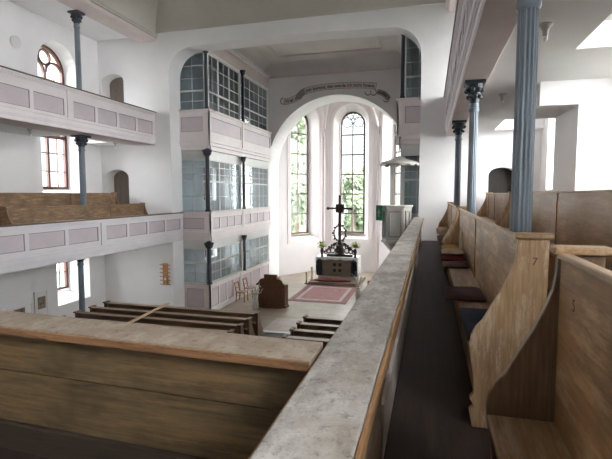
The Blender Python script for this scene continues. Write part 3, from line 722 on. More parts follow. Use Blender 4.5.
def loge(side, level, label):
    xl = XL if side < 0 else XR; xo = -9.55 if side < 0 else 1.15; jam = -8.25 if side < 0 else .1
    if side < 0: T0, T1, T2 = (jam, YB+.04), (xl, YB+.04), (xl, 19.68)
    else: T0, T1, T2 = (jam, YB+.04), (xl, YB+.04), (xl, 19.68)
    s_ = -1 if side < 0 else 1
    Fa, La = Fline(T0, T1, s_); Fb, Lb = Fline(T1, T2, s_)
    # Fa: w grows towards -y (viewer); Fb: w grows towards the chancel axis
    t = thing('loge', (xl-.3 if side < 0 else xl+.3, 16.5, ZF if level == 0 else (-1.56 if level == 1 else 1.42)), label, 'loge', 'glazed chancel loges')
    fm = 'loge_frame'
    if level == 0:
        zb, zs, zt, zh = ZF, -3.02, -2.35, -1.86
        face(t, Fa, La, zb, zs, (1,), zb+.2, zs-.2, 0, (), 1, (fm, 'loge_panel'), .1, .1, .2)
        face(t, Fb, Lb, zb, zs, (4, 3), zb+.2, zs-.2, 0, (2.6,), 1, (fm, 'loge_panel'), .1)
        cornice(t, Fa, La+.03, [(zs-.05, zs, -.1, .04)], 'sash', 'sill_moulding'); cornice(t, Fa, La+.03, [(zb, zb+.12, -.04, .03)], 'sash', 'plinth_moulding')
        cornice(t, Fb, Lb, [(zs-.05, zs, -.1, .04)], 'sash', 'sill_moulding'); cornice(t, Fb, Lb, [(zb, zb+.12, -.04, .03)], 'sash', 'plinth_moulding')
        rows = (2, 1)
    else:
        zt_, zb_, zs = ((-.585, -1.56, -.60), (2.76, 1.44, 2.74))[level-1]
        pz = ((-1.17, -.80), (2.05, 2.52))[level-1]; ov = .10 if level == 1 else .12
        face(t, lambda u, v, w: Fa(u, v, w+ov), La+ov, zb_+.28, zt_-.05, (1,), pz[0], pz[1], 0, (), 1, (fm, 'loge_panel'), .12, .1, .18)
        Fbo = lambda u, v, w: Fb(u-ov, v, w+ov)
        face(t, Fbo, Lb+ov, zb_+.28, zt_-.05, ((4, 4) if level == 1 else (1, 1)), pz[0], pz[1], 0, (2.75,), 1, (fm, 'loge_panel'), .12, .1, .1)
        for F_, L_ in ((lambda u, v, w: Fa(u, v, w+ov), La+ov), (Fbo, Lb+ov)):
            cornice(t, F_, L_+.03, [(zt_-.03, zt_, -.2, .05), (zt_-.07, zt_-.03, -.05, .035)], fm, 'cap_moulding')
            cornice(t, F_, L_+.03, [(zb_+.25, zb_+.30, -.05, .04), (zb_+.14, zb_+.25, -.05, .02), (zb_, zb_+.14, -.12, -.03)], fm)
        MB().box(min(xl, xo), YB+.05, zb_+.1, max(xl, xo), 19.68, zb_+.27).build('floor_slab', 'plaster', t)
        zt, zh = ((.42, 1.14), (3.40, 4.62))[level-1]; rows = ((2, 3), (2, 3))[level-1]
    # posts and head rails, then sashes
    pm = MB()
    for q in (.04, La-.04): pm.fbox(Fa, q-.04, q+.04, zs, zh+.1, -.12, -.02)
    for q in (.02, 2.75, Lb-.04): pm.fbox(Fb, q-.04, q+.04, zs, zh+.1, -.12, -.02)
    pm.fbox(Fa, 0, La, zh, zh+.12, -.12, -.02); pm.fbox(Fb, 0, Lb, zh, zh+.12, -.12, -.02)
    if level == 2: MB().fbox(Fb, 0, Lb, zh+.10, 5.14, -.12, -.01).fbox(Fa, 0, La, zh+.10, 5.14, -.12, -.01).build('frieze', 'frieze', t)
    if level == 0: pm.fbox(Fb, 0, Lb, zh+.1, -1.56, -.12, -.02); pm.fbox(Fa, 0, La, zh+.1, -1.56, -.12, -.02)
    if level == 1: pm.fbox(Fb, 0, Lb, zh+.1, 1.44, -.12, -.02); pm.fbox(Fa, 0, La, zh+.1, 1.44, -.12, -.02)
    pm.build('post_frame', 'sash', t)
    screen(t, Fa, .07, La-.07, zs, zh, zt, 2, rows[0], rows[1], 1, -.07)
    screen(t, Fb, .06, 2.71, zs, zh, zt, 2, rows[0], rows[1], 3, -.07)
    screen(t, Fb, 2.79, Lb-.08, zs, zh, zt, 2, rows[0], rows[1], 3, -.07)
    return t
lnames = ['ground floor', 'middle', 'top']
for lv in range(3): loge(-1, lv, '%s loge of glazed sashes and lilac panels at the left of the chancel' % lnames[lv].capitalize())
for lv in (1, 2): loge(1, lv, '%s loge on the right of the chancel, %s' % (lnames[lv].capitalize(), ('behind the pulpit', 'above the pulpit roof')[lv-1]))
def colonette(x, y, z0, z1, r, label):
    t = thing('column', (x, y, z0), label, 'column', 'slim iron columns of the chancel loges')
    MB().lathe((x, y, z0), [(r*1.3, 0), (r*1.3, .05), (r, .08), (r*.92, z1-z0-.17)], 14).build('shaft', 'capital', t, smooth=True)
    MB().lathe((x, y, z1), [(r*1.0, -.19), (r*1.5, -.16), (r*1.4, -.13), (r*2.1, -.05), (r*2.2, 0)], 14).ball((x, y, z1-.08), r*1.9, 6).build('capital', 'capital', t, smooth=True)
    return t
for i, (z0, z1) in enumerate(((-3.02, -1.62), (-.585, 1.44), (2.76, 4.72))):
    lv = ('ground floor', 'middle', 'top')[i]
    colonette(XL+.02, YB-.06 if i else YB-.04, z0, z1, .075 if i < 2 else .055, 'slim dark iron column at the corner of the %s left loge' % lv)
    colonette(XL+.07, 16.6, z0, z1, .05, 'thin dark iron column midway along the %s left loge' % lv)
colonette(XR+.03, YB-.06, 2.76, 4.72, .055, 'slim dark iron column at the corner of the top right loge')

# ------------------------------------------------------------------ chancel furniture
# altar on its step
ax, ay = -4.05, 20.25
o = MB().box(ax-1.15, ay-.75, ZF, ax+1.15, ay+1.3, ZF+.14).build('altar_step', 'stone', bev=.02); tag(o, 'long low stone step under the altar', 'step')
t = thing('altar', (ax, ay, ZF+.14), 'block altar with taupe frontal and white linen cloth on the stone step', 'altar')
MB().box(ax-.88, ay+.02, ZF+.14, ax+.88, ay+.9, -2.92).build('body', 'plaster', t, bev=.02)
MB().box(ax-.72, ay-.02, ZF+.30, ax+.78, ay+.02, -2.98).build('frontal', 'frontal', t, bev=.01)
mk = MB()
for i in (-1, 1):
    for j in (-1, 1): mk.box(ax+.03+i*.125-.07, ay-.03, -3.35+j*.13-.07, ax+.03+i*.125+.07, ay-.02, -3.35+j*.13+.07)
mk.build('square_mark', 'mark', t)['label'] = 'four black squares forming a cross'
cl = MB(); cl.box(ax-.98, ay-.07, -2.92, ax+.98, ay+.95, -2.88)
for s_ in (-1, 1):
    x0 = ax+s_*.98; cl.box(min(x0, x0-s_*.04), ay-.07, -3.7, max(x0, x0-s_*.04), ay+.95, -2.89)
n = 24; vs = []; fs = []
for i in range(n+1):
    u = -.98+1.96*i/n; dip = .10+.10*abs(math.cos(i*.55))+.10*(abs(u)/.98)**2
    vs += [(ax+u, ay-.075-.02*math.sin(i*1.7), -2.885), (ax+u, ay-.085-.03*math.sin(i*1.7), -2.90-dip*.5), (ax+u, ay-.06-.015*math.sin(i*1.7), -2.90-dip*.5)]
for i in range(n): a = i*3; fs += [(a, a+1, a+4, a+3), (a+1, a+2, a+5, a+4), (a+2, a, a+3, a+5)]
cl.add(vs, fs); cl.build('cloth', 'cloth', t)
for s_ in (-1, 1):
    dr = MB(); xx = ax+s_*.80
    for q in range(5):
        dr.tube([(xx+.05*(q-2), ay-.09-.02*(q % 2), -3.05), (xx+.055*(q-2), ay-.10, -3.35), (xx+.05*(q-2)+.01, ay-.09, -3.72)], [.035, .045, .03], 8)
    dr.ball((xx, ay-.10, -3.08), .12, 6)
    dr.build('corner_drape', 'drape', t, smooth=True)['label'] = 'navy gathered drape at the front corner'
# crucifix with carved openwork base and wreath
cx, cy, cz = -3.98, ay+.35, -2.88
t = thing('altar_cross', (cx, cy, cz), 'tall dark carved cross with wreath and openwork base on the altar', 'cross')
b = MB(); b.box(cx-.60, cy-.10, cz, cx+.60, cy+.10, cz+.10)
prof = [(.24, .10), (.20, .2), (.25, .3), (.16, .42), (.20, .5), (.12, .6), (.07, .74), (.05, .9)]
b.lathe((cx, cy, cz), prof, 12); b.build('base', 'darkwood', t)
for s_ in (-1, 1):
    sc_ = MB()
    for (u, z, r) in ((.34, .26, .13), (.52, .22, .10), (.33, .46, .09), (.67, .17, .075), (.48, .38, .07), (.22, .56, .06)):
        pts = [(cx+s_*(u+r*(1-.35*i/20)*math.cos(.3+2*PI*i/17)), cy, cz+z+r*(1-.35*i/20)*math.sin(.3+2*PI*i/17)) for i in range(20)]
        sc_.tube(pts, .028, 6)
    sc_.tube([(cx+s_*.12, cy, cz+.66), (cx+s_*.28, cy, cz+.50), (cx+s_*.52, cy, cz+.36), (cx+s_*.74, cy, cz+.14)], .03, 6)
    for q in range(7): sc_.ball((cx+s_*(.2+.09*q), cy, cz+.60-.065*q+.03*(q % 2)), .035, 5)
    sc_.build('scrollwork', 'darkwood', t, smooth=True)
cr = MB(); cr.bar((cx, cy, cz+.8), (cx, cy, -.12), .12, .10, (0, 1, 0)); cr.bar((cx-.55, cy, -.66), (cx+.55, cy, -.66), .07, .085)
for p in ((cx-.56, -.66), (cx+.56, -.66), (cx, -.10)): cr.ball((p[0], cy, p[1]), .075, 6)
cr.box(cx-.19, cy-.06, -.85, cx+.19, cy+.06, -.47)
for i in range(8):
    a = 2*PI*i/8+PI/8; cr.add([(cx+.14*math.cos(a-.25), cy-.04, -.66+.14*math.sin(a-.25)), (cx+.14*math.cos(a+.25), cy-.04, -.66+.14*math.sin(a+.25)), (cx+.24*math.cos(a), cy, -.66+.24*math.sin(a)),
        (cx+.14*math.cos(a), cy+.04, -.66+.14*math.sin(a))], [(0, 1, 2), (0, 2, 3), (1, 3, 2), (0, 3, 1)])
cr.build('cross', 'darkwood', t)
w = MB(); wc = -1.80
w.tube([(cx+.27*math.cos(2*PI*i/24), cy, wc+.36*math.sin(2*PI*i/24)) for i in range(24)], .035, 6, True)
for i in range(18):
    a = 2*PI*i/18; w.ball((cx+(.27+.05*(i % 2))*math.cos(a), cy-.02, wc+(.36+.05*(i % 2))*math.sin(a)), .055, 4)
w.build('wreath', 'darkwood', t, smooth=True)
# flowers on the altar
def bouquet(x, y, z, label):
    t = thing('flower_vase', (x, y, z), label, 'flowers', 'flower vases on the altar')
    MB().lathe((x, y, z), [(.06, 0), (.075, .02), (.04, .08), (.07, .2), (.085, .3), (.06, .36), (.075, .40)], 14).build('vase', 'darkwood', t, smooth=True)
    lf = MB(); fl = MB()
    for i in range(110):
        a = random.uniform(0, 2*PI); e = random.uniform(.1, 1.2); r = random.uniform(.05, .24)
        p = Vector((x+r*math.cos(a)*math.cos(e)*1.1, y+r*math.sin(a)*math.cos(e), z+.42+r*math.sin(e)*1.3))
        if i % 5: 
            d = Vector((math.cos(a), math.sin(a), .6)).normalized()*.15; sd = Vector((-math.sin(a), math.cos(a), 0))*.045
            lf.add([p-d*.5, p+sd, p+d*.5, p-sd, p+Vector((0, 0, .012))], [(0, 1, 4), (1, 2, 4), (2, 3, 4), (3, 0, 4), (0, 3, 2, 1)])
        else: fl.ball(tuple(p+Vector((0, 0, .03))), .038, 4)
    lf.build('foliage', 'leaf', t)['kind'] = 'stuff'; fl.build('blooms', 'flower', t, smooth=True)['kind'] = 'stuff'
bouquet(ax-.70, ay+.06, -2.88, 'left of two small vases of yellow green flowers on the altar base')
bouquet(ax+.84, ay+.06, -2.88, 'right of two small vases of yellow green flowers on the altar base')
o = cushion(ax-.94, ax+.76, ay-.62, ay-.22, ZF+.14, .13, 'red', 'brick red padded kneeler before the altar', 'kneeler', 'kneeler', None); 
try: del o['group']
except Exception: pass
def candle(x, y, z, h, label):
    t = thing('candle_stand', (x, y, z), label, 'candle', 'floor candle stands by the altar')
    MB().lathe((x, y, z), [(.11, 0), (.11, .03), (.03, .06), (.025, h*.2), (.06, h*.22), (.06, h*.25)], 14).build('stand', 'brass', t, smooth=True)
    MB().lathe((x, y, z), [(.048, h*.25), (.048, h*.98), (.015, h)], 12).build('candle', 'wax', t, smooth=True)
candle(ax-1.28, ay-.55, ZF, .55, 'slim white candle on a low stand left of the altar step')
candle(ax-1.06, ay-.42, ZF+.14, .62, 'white candle on the step before the left altar corner')
# rug
x0, x1, y0, y1 = -5.17, -2.92, 16.3, 19.45
t = thing('rug', ((x0+x1)/2, (y0+y1)/2, ZF), 'rose red rug with pale inner band before the altar', 'rug')
FZr = lambda u, v, w: (u, v, ZF+w)
MB().slab(FZr, rect(x0, x1, y0, y1), [rect(x0+.22, x1-.22, y0+.28, y1-.28)], 0, .012).build('border', 'rug3', t)
MB().slab(FZr, rect(x0+.22, x1-.22, y0+.28, y1-.28), [rect(x0+.36, x1-.36, y0+.46, y1-.46)], 0, .013).build('band', 'rug2', t)
MB().box(x0+.36, y0+.46, ZF, x1-.36, y1-.46, ZF+.014).build('field', 'rug', t)
# lectern
lx, ly = -5.40, 15.25
t = thing('lectern', (lx, ly, ZF), 'dark walnut reading lectern with gothic arched panels, left of the rug', 'lectern')
plan = [(-.55, .15), (-.50, -.08), (-.30, -.22), (.30, -.22), (.50, -.08), (.55, .15), (.45, .3), (-.45, .3)]
MB().slab(lambda u, v, w: (lx+u, ly+v, ZF+w), plan, [], .07, .82).build('body', 'lectern', t, bev=.01)
MB().slab(lambda u, v, w: (lx+u*1.06, ly+v*1.06, ZF+w), plan, [], 0, .08).build('plinth', 'lectern', t, bev=.01)
sh = [(-.54, .80), (.54, .80), (.54, .86), (.47, .90), (.42, .98), (.36, 1.04), (.24, 1.06), (.24, 1.20), (-.24, 1.20), (-.24, 1.06), (-.36, 1.04), (-.42, .98), (-.47, .90), (-.54, .86)]
MB().slab(lambda u, v, w: (lx+u, ly+w, ZF+v), sh, [], -.20, -.10).build('crest', 'lectern', t, bev=.01)
MB().add([(lx-.24, ly-.22, ZF+1.12), (lx+.24, ly-.22, ZF+1.12), (lx+.24, ly+.2, ZF+.98), (lx-.24, ly+.2, ZF+.98), (lx-.24, ly-.22, ZF+1.16), (lx+.24, ly-.22, ZF+1.16), (lx+.24, ly+.2, ZF+1.02), (lx-.24, ly+.2, ZF+1.02)],
         [(0, 3, 2, 1), (4, 5, 6, 7), (0, 1, 5, 4), (1, 2, 6, 5), (2, 3, 7, 6), (3, 0, 4, 7)]).build('book_rest', 'lectern', t)
for (a, b, c0, c1) in (((-.29, -.225), (.0, -.225), .03, .26), ((.0, -.225), (.29, -.225), .03, .26), ((-.50, -.085), (-.30, -.225), .02, .22), ((.30, -.225), (.50, -.085), .02, .22)):
    F, L = Fline((lx+a[0], ly+a[1]), (lx+b[0], ly+b[1]), -1); hw = L/2-.03
    pin = [(L/2-hw, ZF+.14), (L/2+hw, ZF+.14), (L/2+hw, ZF+.50), (L/2+hw*.8, ZF+.62), (L/2, ZF+.75), (L/2-hw*.8, ZF+.62), (L/2-hw, ZF+.50)]
    inn = [(L/2+(u-L/2)*.72, ZF+.40+(v-ZF-.40)*.86) for u, v in pin]
    MB().slab(F, pin, [inn], 0, .025).build('arch_moulding', 'lectern', t)
# chairs
def chair(x, y, rz, label, mat='chairwood', group='wooden chairs in the chancel'):
    t = thing('wooden_chair', (x, y, ZF), label, 'chair', group); t.rotation_euler = (0, 0, rz)
    loc = []
    def part(mb, name, bev=.004):
        mb.v = [(x+p[0]*.9, y+p[1]*.9, ZF+p[2]*.84) for p in mb.v]; return mb.build(name, mat, t, bev)
    part(MB().box(-.21, -.2, .42, .21, .21, .45), 'seat', .01)
    for sx in (-1, 1):
        part(MB().bar((sx*.19, -.18, 0), (sx*.175, -.17, .42), .036, .036, (0, 1, 0)), 'leg')
        part(MB().bar((sx*.18, .20, 0), (sx*.18, .18, .42), .036, .036, (0, 1, 0)).bar((sx*.18, .18, .42), (sx*.18, .27, .88), .034, .036, (0, 1, 0)), 'leg')
    b = MB(); b.bar((-.2, .262, .84), (.2, .262, .84), .02, .10); b.bar((-.18, .225, .62), (.18, .225, .62), .016, .05)
    part(b, 'backrest')
    part(MB().bar((-.18, -.17, .2), (.18, -.17, .2), .02, .025).bar((-.18, .19, .25), (.18, .19, .25), .02, .025), 'stretcher')
    return t
chair(-6.78, 15.75, PI/2, 'honey wooden chair against the left loge, nearer to the camera of the two')
chair(-6.78, 16.55, PI/2, 'honey wooden chair against the left loge, farther of the two')
chair(-2.25, 19.2, -PI/2-.5, 'wooden chair half hidden behind the grey parapet cap, right of the altar', 'lectern')
# floor vases with bare branches
def branches(x, y, label, h=.95):
    t = thing('branch_vase', (x, y, ZF), label, 'vase', 'floor vases with pale branches')
    MB().lathe((x, y, ZF), [(.08, 0), (.10, .05), (.115, .18), (.09, .30), (.06, .38), (.08, .44)], 16).build('vase', 'vase', t, smooth=True)
    b = MB()
    for i in range(13):
        a = 2*PI*i/13+random.uniform(-.2, .2); s_ = random.uniform(.10, .26); hh = h*random.uniform(.75, 1.05)
        b.tube([(x, y, ZF+.3), (x+.3*s_*math.cos(a), y+.3*s_*math.sin(a), ZF+.55), (x+s_*math.cos(a), y+s_*math.sin(a), ZF+hh*.82), (x+s_*1.25*math.cos(a+.3), y+s_*1.25*math.sin(a+.3), ZF+hh)], [.014, .013, .010, .005], 5)
        for q in range(4):
            z = ZF+.5+.11*q; b.ball((x+s_*(.4+.2*q)*math.cos(a), y+s_*(.4+.2*q)*math.sin(a), z), .020, 3)
    b.build('branches', 'twig', t)
branches(-5.85, 14.75, 'pale vase of bleached branches left of the lectern')
branches(-2.62, 17.35, 'pale vase of bleached branches right of the rug, by the parapet cap', 1.05)

# pulpit with sounding board
px, py = -.90, 13.10
t = thing('pulpit', (px, py, -1.56), 'grey white hanging pulpit with scalloped sounding board at the right pier', 'pulpit')
hexp = [(-.40, .42), (-.40, -.10), (-.24, -.36), (.22, -.36), (.40, -.10), (.40, .42)]
Fp = lambda k_: (lambda u, v, w: (px+u*k_, py+v*k_, w))
MB().slab(Fp(1), hexp, [], -1.30, -.38).build('basket', 'pulpit', t, bev=.008)
MB().slab(Fp(1.10), hexp, [], -.38, -.31).build('book_rail', 'pulpit', t, bev=.012)
MB().slab(Fp(1.06), hexp, [], -1.36, -1.28).build('lower_moulding', 'pulpit', t, bev=.012)
lo = [(px+u, py+v, -1.34) for u, v in hexp]+[(px+u*.45, py+.1+v*.45, -1.62) for u, v in hexp]
MB().add(lo, [(i, (i+1) % 6, 6+(i+1) % 6, 6+i) for i in range(6)]+[tuple(range(6)), tuple(range(6, 12))]).build('corbel', 'pulpit', t)
for a, b in zip(hexp[1:4], hexp[2:5]):
    F, L = Fline((px+a[0], py+a[1]), (px+b[0], py+b[1]), -1)
    MB().slab(F, rect(.05, L-.05, -1.2, -.46), [rect(.10, L-.10, -1.15, -.51)], 0, .03).build('panel_moulding', 'pulpit_line', t)
cb = MB(); n = 32; ring = []
cxp, cyp = px+.05, py-.0
def rad(a, r): return r*(1-.03*abs(math.sin(4*a)))
levels = [(.55, .84), (.52, .88), (.38, .92), (.22, .965), (.11, 1.02), (.03, 1.05)]
vs = []; fs = []
m_ = 64
for i in range(m_): a = 2*PI*i/m_; vs.append((cxp+.54*math.cos(a), cyp+.54*math.sin(a), .84-.07*abs(math.sin(6*a))))
for r, z in levels:
    for i in range(m_): a = 2*PI*i/m_; vs.append((cxp+r*math.cos(a), cyp+r*math.sin(a), z))
for l in range(len(levels)):
    for i in range(m_): fs.append((l*m_+i, l*m_+(i+1) % m_, (l+1)*m_+(i+1) % m_, (l+1)*m_+i))
fs.append(tuple(range(len(levels)*m_, (len(levels)+1)*m_)))
o_ = len(vs)
for i in range(m_): a = 2*PI*i/m_; vs.append((cxp+.50*math.cos(a), cyp+.50*math.sin(a), .88))
for i in range(m_): fs.append((i, o_+i, o_+(i+1) % m_, (i+1) % m_))
fs.append(tuple(range(o_, o_+m_)))
cb.add(vs, fs); cb.build('sounding_board', 'pulpit', t, smooth=True)
MB().tube([(cxp, cyp, 1.2), (cxp, cyp, 1.6)], .015, 6).tube([(cxp, cyp, 1.58), (cxp, cyp+.45, 1.62)], .015, 6).build('hanging_rod', 'capital', t)
MB().box(px-.22, py+.24, -.32, px-.08, py+.30, .9).build('back_panel', 'pulpit', t)
o = MB()
gx = px-.50
o.box(gx-.0, py-.33, -.74, gx+.02, py+.12, -.315); o.box(gx-.10, py-.36, -.74, gx+.16, py-.34, -.315)
g = thing('cloth_hanging', (gx, py-.3, -.74), 'green cloth hanging with gold cross on the left of the pulpit', 'cloth')
MB().add(*[[(gx-.06, py-.20, -.74), (gx+.13, py-.36, -.74), (gx+.13, py-.36, -.315), (gx-.06, py-.20, -.315), (gx-.05, py-.19, -.74), (gx+.14, py-.35, -.74), (gx+.14, py-.35, -.315), (gx-.05, py-.19, -.315)],
          [(0, 1, 2, 3), (4, 7, 6, 5), (0, 4, 5, 1), (1, 5, 6, 2), (2, 6, 7, 3), (3, 7, 4, 0)]]).build('cloth', 'green', g)
F, L = Fline((gx-.06, py-.20), (gx+.13, py-.36), -1)
MB().fbox(F, L/2-.012, L/2+.012, -.64, -.42, .001, .006).fbox(F, L/2-.06, L/2+.06, -.52, -.50, .001, .006).build('cross_emblem', 'gold', g)

# hymn board, pictures, disc, lamps
t = thing('hymn_board', (-8.34, YE-.03, -3.0), 'ochre wooden hymn board with rails on the white wall beside the left loge', 'board')
MB().box(-8.43, YE-.045, -2.99, -8.25, YE-.002, -2.27).build('panel', 'board', t, bev=.004)
for i in range(6): MB().box(-8.53, YE-.065, -2.97+i*.128, -8.14, YE-.045, -2.945+i*.128).build('rail', 'board', t)
MB().box(-8.37, YE-.062, -2.83, -8.31, YE-.046, -2.75).build('number_card', 'picture', t)
def picture(y0, y1, z0, z1, iy0, iy1, iz0, iz1, label):
    t = thing('picture', (-10.69, (y0+y1)/2, z0), label, 'picture', 'small pictures on the left wall')
    MB().slab(FX(-10.7), rect(y0, y1, z0, z1), [rect(y0+.02, y1-.02, z0+.02, z1-.02)], .002, .035).build('frame', 'sash', t)
    MB().box(-10.695, y0+.02, z0+.02, -10.68, y1-.02, z1-.02).build('mount', 'picture', t)
    MB().box(-10.68, iy0, iz0, -10.674, iy1, iz1).build('print', 'art', t)
picture(9.30, 10.06, -3.65, -3.03, 9.50, 9.84, -3.36, -3.10, 'left of two small pictures on white mounts under the left gallery')
picture(10.16, 10.60, -3.55, -2.76, 10.27, 10.54, -3.28, -2.93, 'right of two small pictures on white mounts under the left gallery')
o = MB().lathe((0, 0, 0), [(.16, 0), (.16, .03), (.12, .055), (.06, .06)], 28); o.v = [(-10.7+z, 9.96+x, 4.02+y) for x, y, z in o.v]
tag(o.build('wall_disc', 'disc', smooth=True), 'round white disc mounted high on the left wall', 'wall disc')
def lamp(x, y, z, label, s_=1.):
    t = thing('ceiling_lamp', (x, y, z-.28*s_), label, 'lamp', 'porcelain ceiling lamps')
    pr = [(.035, -.19), (.045, -.17), (.05, -.10), (.075, -.045), (.11, -.02), (.11, 0)]
    MB().lathe((x, y, z), [(r*s_, h*s_) for r, h in pr], 18).build('holder', 'porcelain', t, smooth=True)
    MB().ball((x, y, z-.215*s_), .042*s_, 8, 1.25).build('bulb', 'bulb', t, smooth=True)
lamp(1.06, 5.06, 1.66, 'porcelain ceiling lamp nearest the camera, right of the thick column', .62)
lamp(1.13, 8.3, 1.66, 'porcelain ceiling lamp farther back, between two right gallery columns', .62)
lamp(-9.55, 9.2, 1.60, 'small lamp under the left upper gallery, left of the column', .7)
lamp(-9.5, 12.3, 1.60, 'small lamp under the left upper gallery, right of the column', .7)
lamp(-8.9, 9.1, -1.54, 'small lamp under the left lower gallery, left of the floor column', .7)
lamp(-8.6, 12.0, -1.54, 'small lamp under the left lower gallery, right of the floor column', .7)

# painted scroll over the chancel arch
t = thing('scroll_banner', (AX, 19.69, 4.1), 'painted scroll with black and red lettering above the chancel arch', 'banner')
YS = 19.7
def ribbon(pts, hw, mat, name, w0=0, w1=.010, edge=True):
    nrm = []
    for i in range(len(pts)):
        a = Vector(pts[max(i-1, 0)]); b = Vector(pts[min(i+1, len(pts)-1)]); d = (b-a).normalized(); nrm.append(Vector((-d.y, d.x)))
    up = [Vector(p)+n*hw for p, n in zip(pts, nrm)]; dn = [Vector(p)-n*hw for p, n in zip(pts, nrm)]
    F = lambda u, v, w: (u, YS-w, v)
    lp = [(p.x, p.y) for p in dn]+[(p.x, p.y) for p in up[::-1]]
    MB().slab(F, lp, [], w0, w1).build(name, mat, t)
    if edge:
        e = MB()
        e.tube([F(p.x, p.y, w1) for p in up], .008, 5); e.tube([F(p.x, p.y, w1) for p in dn], .008, 5)
        e.tube([F(dn[0].x, dn[0].y, w1), F(up[0].x, up[0].y, w1)], .008, 5); e.tube([F(dn[-1].x, dn[-1].y, w1), F(up[-1].x, up[-1].y, w1)], .008, 5)
        e.build('scroll_edge', 'ribbon_edge', t)
def bez(p, n=20):
    out = []
    for i in range(n+1):
        s_ = i/n; q = [Vector(x) for x in p]
        while len(q) > 1: q = [a.lerp(b, s_) for a, b in zip(q[:-1], q[1:])]
        out.append((q[0].x, q[0].y))
    return out
main = bez([(-5.42, 4.50), (-4.9, 4.66), (-3.9, 4.68), (-3.0, 4.66), (-2.28, 4.54)])
tail = bez([(-6.36, 4.10), (-6.1, 4.10), (-5.9, 4.18), (-5.62, 4.32)]); rtail = bez([(-2.22, 4.30), (-2.0, 4.26), (-1.85, 4.15), (-1.76, 3.98)])
ribbon(tail, .13, 'ribbon', 'scroll_tail'); ribbon(rtail, .10, 'ribbon_back', 'scroll_tail')
ribbon(bez([(-5.70, 4.24), (-5.62, 4.40), (-5.52, 4.46), (-5.36, 4.52)], 8), .13, 'ribbon_back', 'scroll_fold', 0, .014)
ribbon(main, .125, 'ribbon', 'scroll_band', 0, .018)
for c0, r, a0, a1 in (((-6.40, 4.13), .13, 1.6, 5.2), ((-2.38, 4.28), .12, -2.6, 1.4), ((-2.62, 4.30), .12, -3.2, .6), ((-1.86, 3.98), .12, -2.8, .9)):
    MB().tube([(c0[0]+r*math.cos(a0+(a1-a0)*i/16), YS-.018, c0[1]+r*math.sin(a0+(a1-a0)*i/16)) for i in range(17)], .018, 6).build('scroll_curl', 'ribbon_edge', t)
def along(path, words, size, start, z_off, w, sp=.075):
    seg = [0]
    for a, b in zip(path[:-1], path[1:]): seg.append(seg[-1]+(Vector(b)-Vector(a)).length)
    s_ = start
    for word, is_red in words:
        vs, fs = text_mesh(word, size, .002, .004)
        wd = max(v.x for v in vs); vv = []
        for v in vs:
            q = min(max(s_+v.x, 0), seg[-1]-1e-4); i = max(j for j in range(len(seg)-1) if seg[j] <= q)
            f = (q-seg[i])/(seg[i+1]-seg[i]); P = Vector(path[i]).lerp(Vector(path[i+1]), f); d = (Vector(path[i+1])-Vector(path[i])).normalized(); n = Vector((-d.y, d.x))
            P = P+n*(v.y+z_off); vv.append((P.x, YS-w-v.z, P.y))
        o = MB().add(vv, fs).build('lettering', 'redink' if is_red else 'ink', t)
        if is_red: o['label'] = 'red lettering'
        s_ += wd+(.0 if is_red == 2 else sp)
along(tail, [('W', 2), ('er', 0), ('zu', 0)], .21, .05, -.07, .012, .05)
along(main, [('mir', 0), ('kommt,', 0), ('den', 0), ('werde', 0), ('Ich', 1), ('nicht', 0), ('hinaus', 0)], .19, .08, -.06, .020, .05)
along(rtail, [('stoßen', 0)], .16, .02, -.05, .012)

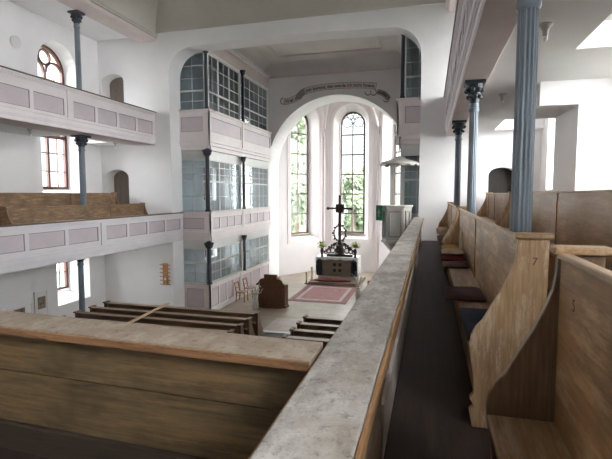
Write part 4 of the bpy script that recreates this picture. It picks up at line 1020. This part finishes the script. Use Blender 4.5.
# ------------------------------------------------------------------ outside: lawn and trees seen through the apse windows
struct(MB().box(-60, -40, ZF-1.2, 50, 80, ZF-.9).build('ground', 'grass'))
def tree(x, y, h, r, mat, label):
    t = thing('tree', (x, y, ZF-.9), label, 'tree', 'trees outside the apse windows')
    MB().tube([(x, y, ZF-.9), (x+.1, y, ZF+h*.3), (x-.05, y+.1, ZF+h*.7)], [.28, .2, .08], 9).build('trunk', 'bark', t, smooth=True)
    mb = MB()
    blobs = [(random.gauss(0, r*.45), random.gauss(0, r*.45), random.uniform(.12, 1)) for _ in range(16)]
    for i in range(5200):
        bx_, by_, bz_ = random.choice(blobs)
        d = Vector((random.gauss(0, 1), random.gauss(0, 1), random.gauss(0, 1))).normalized()*r*.42*random.random()**.4
        p = Vector((x+bx_, y+by_, ZF-.9+h*bz_))+d; s_ = random.uniform(.14, .28)
        a = Vector((random.gauss(0, 1), random.gauss(0, 1), random.gauss(0, 1))).normalized(); b = a.orthogonal().normalized()
        mb.add([p-a*s_, p+b*s_*.5, p+a*s_, p-b*s_*.5], [(0, 1, 2, 3)])
    mb.build('foliage', mat, t)['kind'] = 'stuff'
tree(-9.4, 32.0, 10.5, 1.9, 'tree_a', 'light green tree outside, filling the left apse window')
tree(-12.6, 41.5, 12.0, 1.9, 'tree_b', 'darker green tree far beyond the left apse window')
tree(-6.7, 40.5, 7.2, 1.8, 'tree_a', 'lower green tree outside, behind the altar cross window')

# ------------------------------------------------------------------ place everything on the church floor datum
for o in list(COL.objects):
    if o.parent is None: o.location.z += H

# ------------------------------------------------------------------ light
wd = bpy.data.worlds.new('World'); S.world = wd; wd.use_nodes = True
bg = wd.node_tree.nodes['Background']; bg.inputs[0].default_value = (.93, .96, 1, 1); bg.inputs[1].default_value = 1.6
def daylight(name, direction, strength, angle, col=(1, 1, 1)):
    l = bpy.data.lights.new(name, 'SUN'); l.energy = strength; l.angle = math.radians(angle); l.color = col
    o = bpy.data.objects.new(name, l); COL.objects.link(o); o.location = (0, 0, 20)
    o.rotation_euler = Vector(direction).to_track_quat('-Z', 'Y').to_euler()
daylight('daylight_east', (0, -1, -.42), 34, 100)
daylight('daylight_north', (1, .25, -.5), 34, 100, (.97, .98, 1))
daylight('daylight_south', (-1, .32, -.42), 62, 92)

# ------------------------------------------------------------------ camera
cam = bpy.data.cameras.new('Camera'); co = bpy.data.objects.new('Camera', cam); COL.objects.link(co)
f_px = 455.0; cam.sensor_fit = 'HORIZONTAL'; cam.sensor_width = 36; cam.lens = 36*f_px/612
cam.clip_start = .03; cam.clip_end = 300
co.location = (0, 0, H); co.rotation_euler = (PI/2-math.radians(4.461), 0, math.radians(15.2004))
S.camera = co
S.view_settings.view_transform = 'Standard'; S.view_settings.look = 'None'; S.view_settings.gamma = 1; S.view_settings.use_curve_mapping = False
S.view_settings.exposure = 0.12
S.cycles.max_bounces = 14; S.cycles.diffuse_bounces = 8; S.cycles.transparent_max_bounces = 16
S.cycles.sample_clamp_indirect = 8
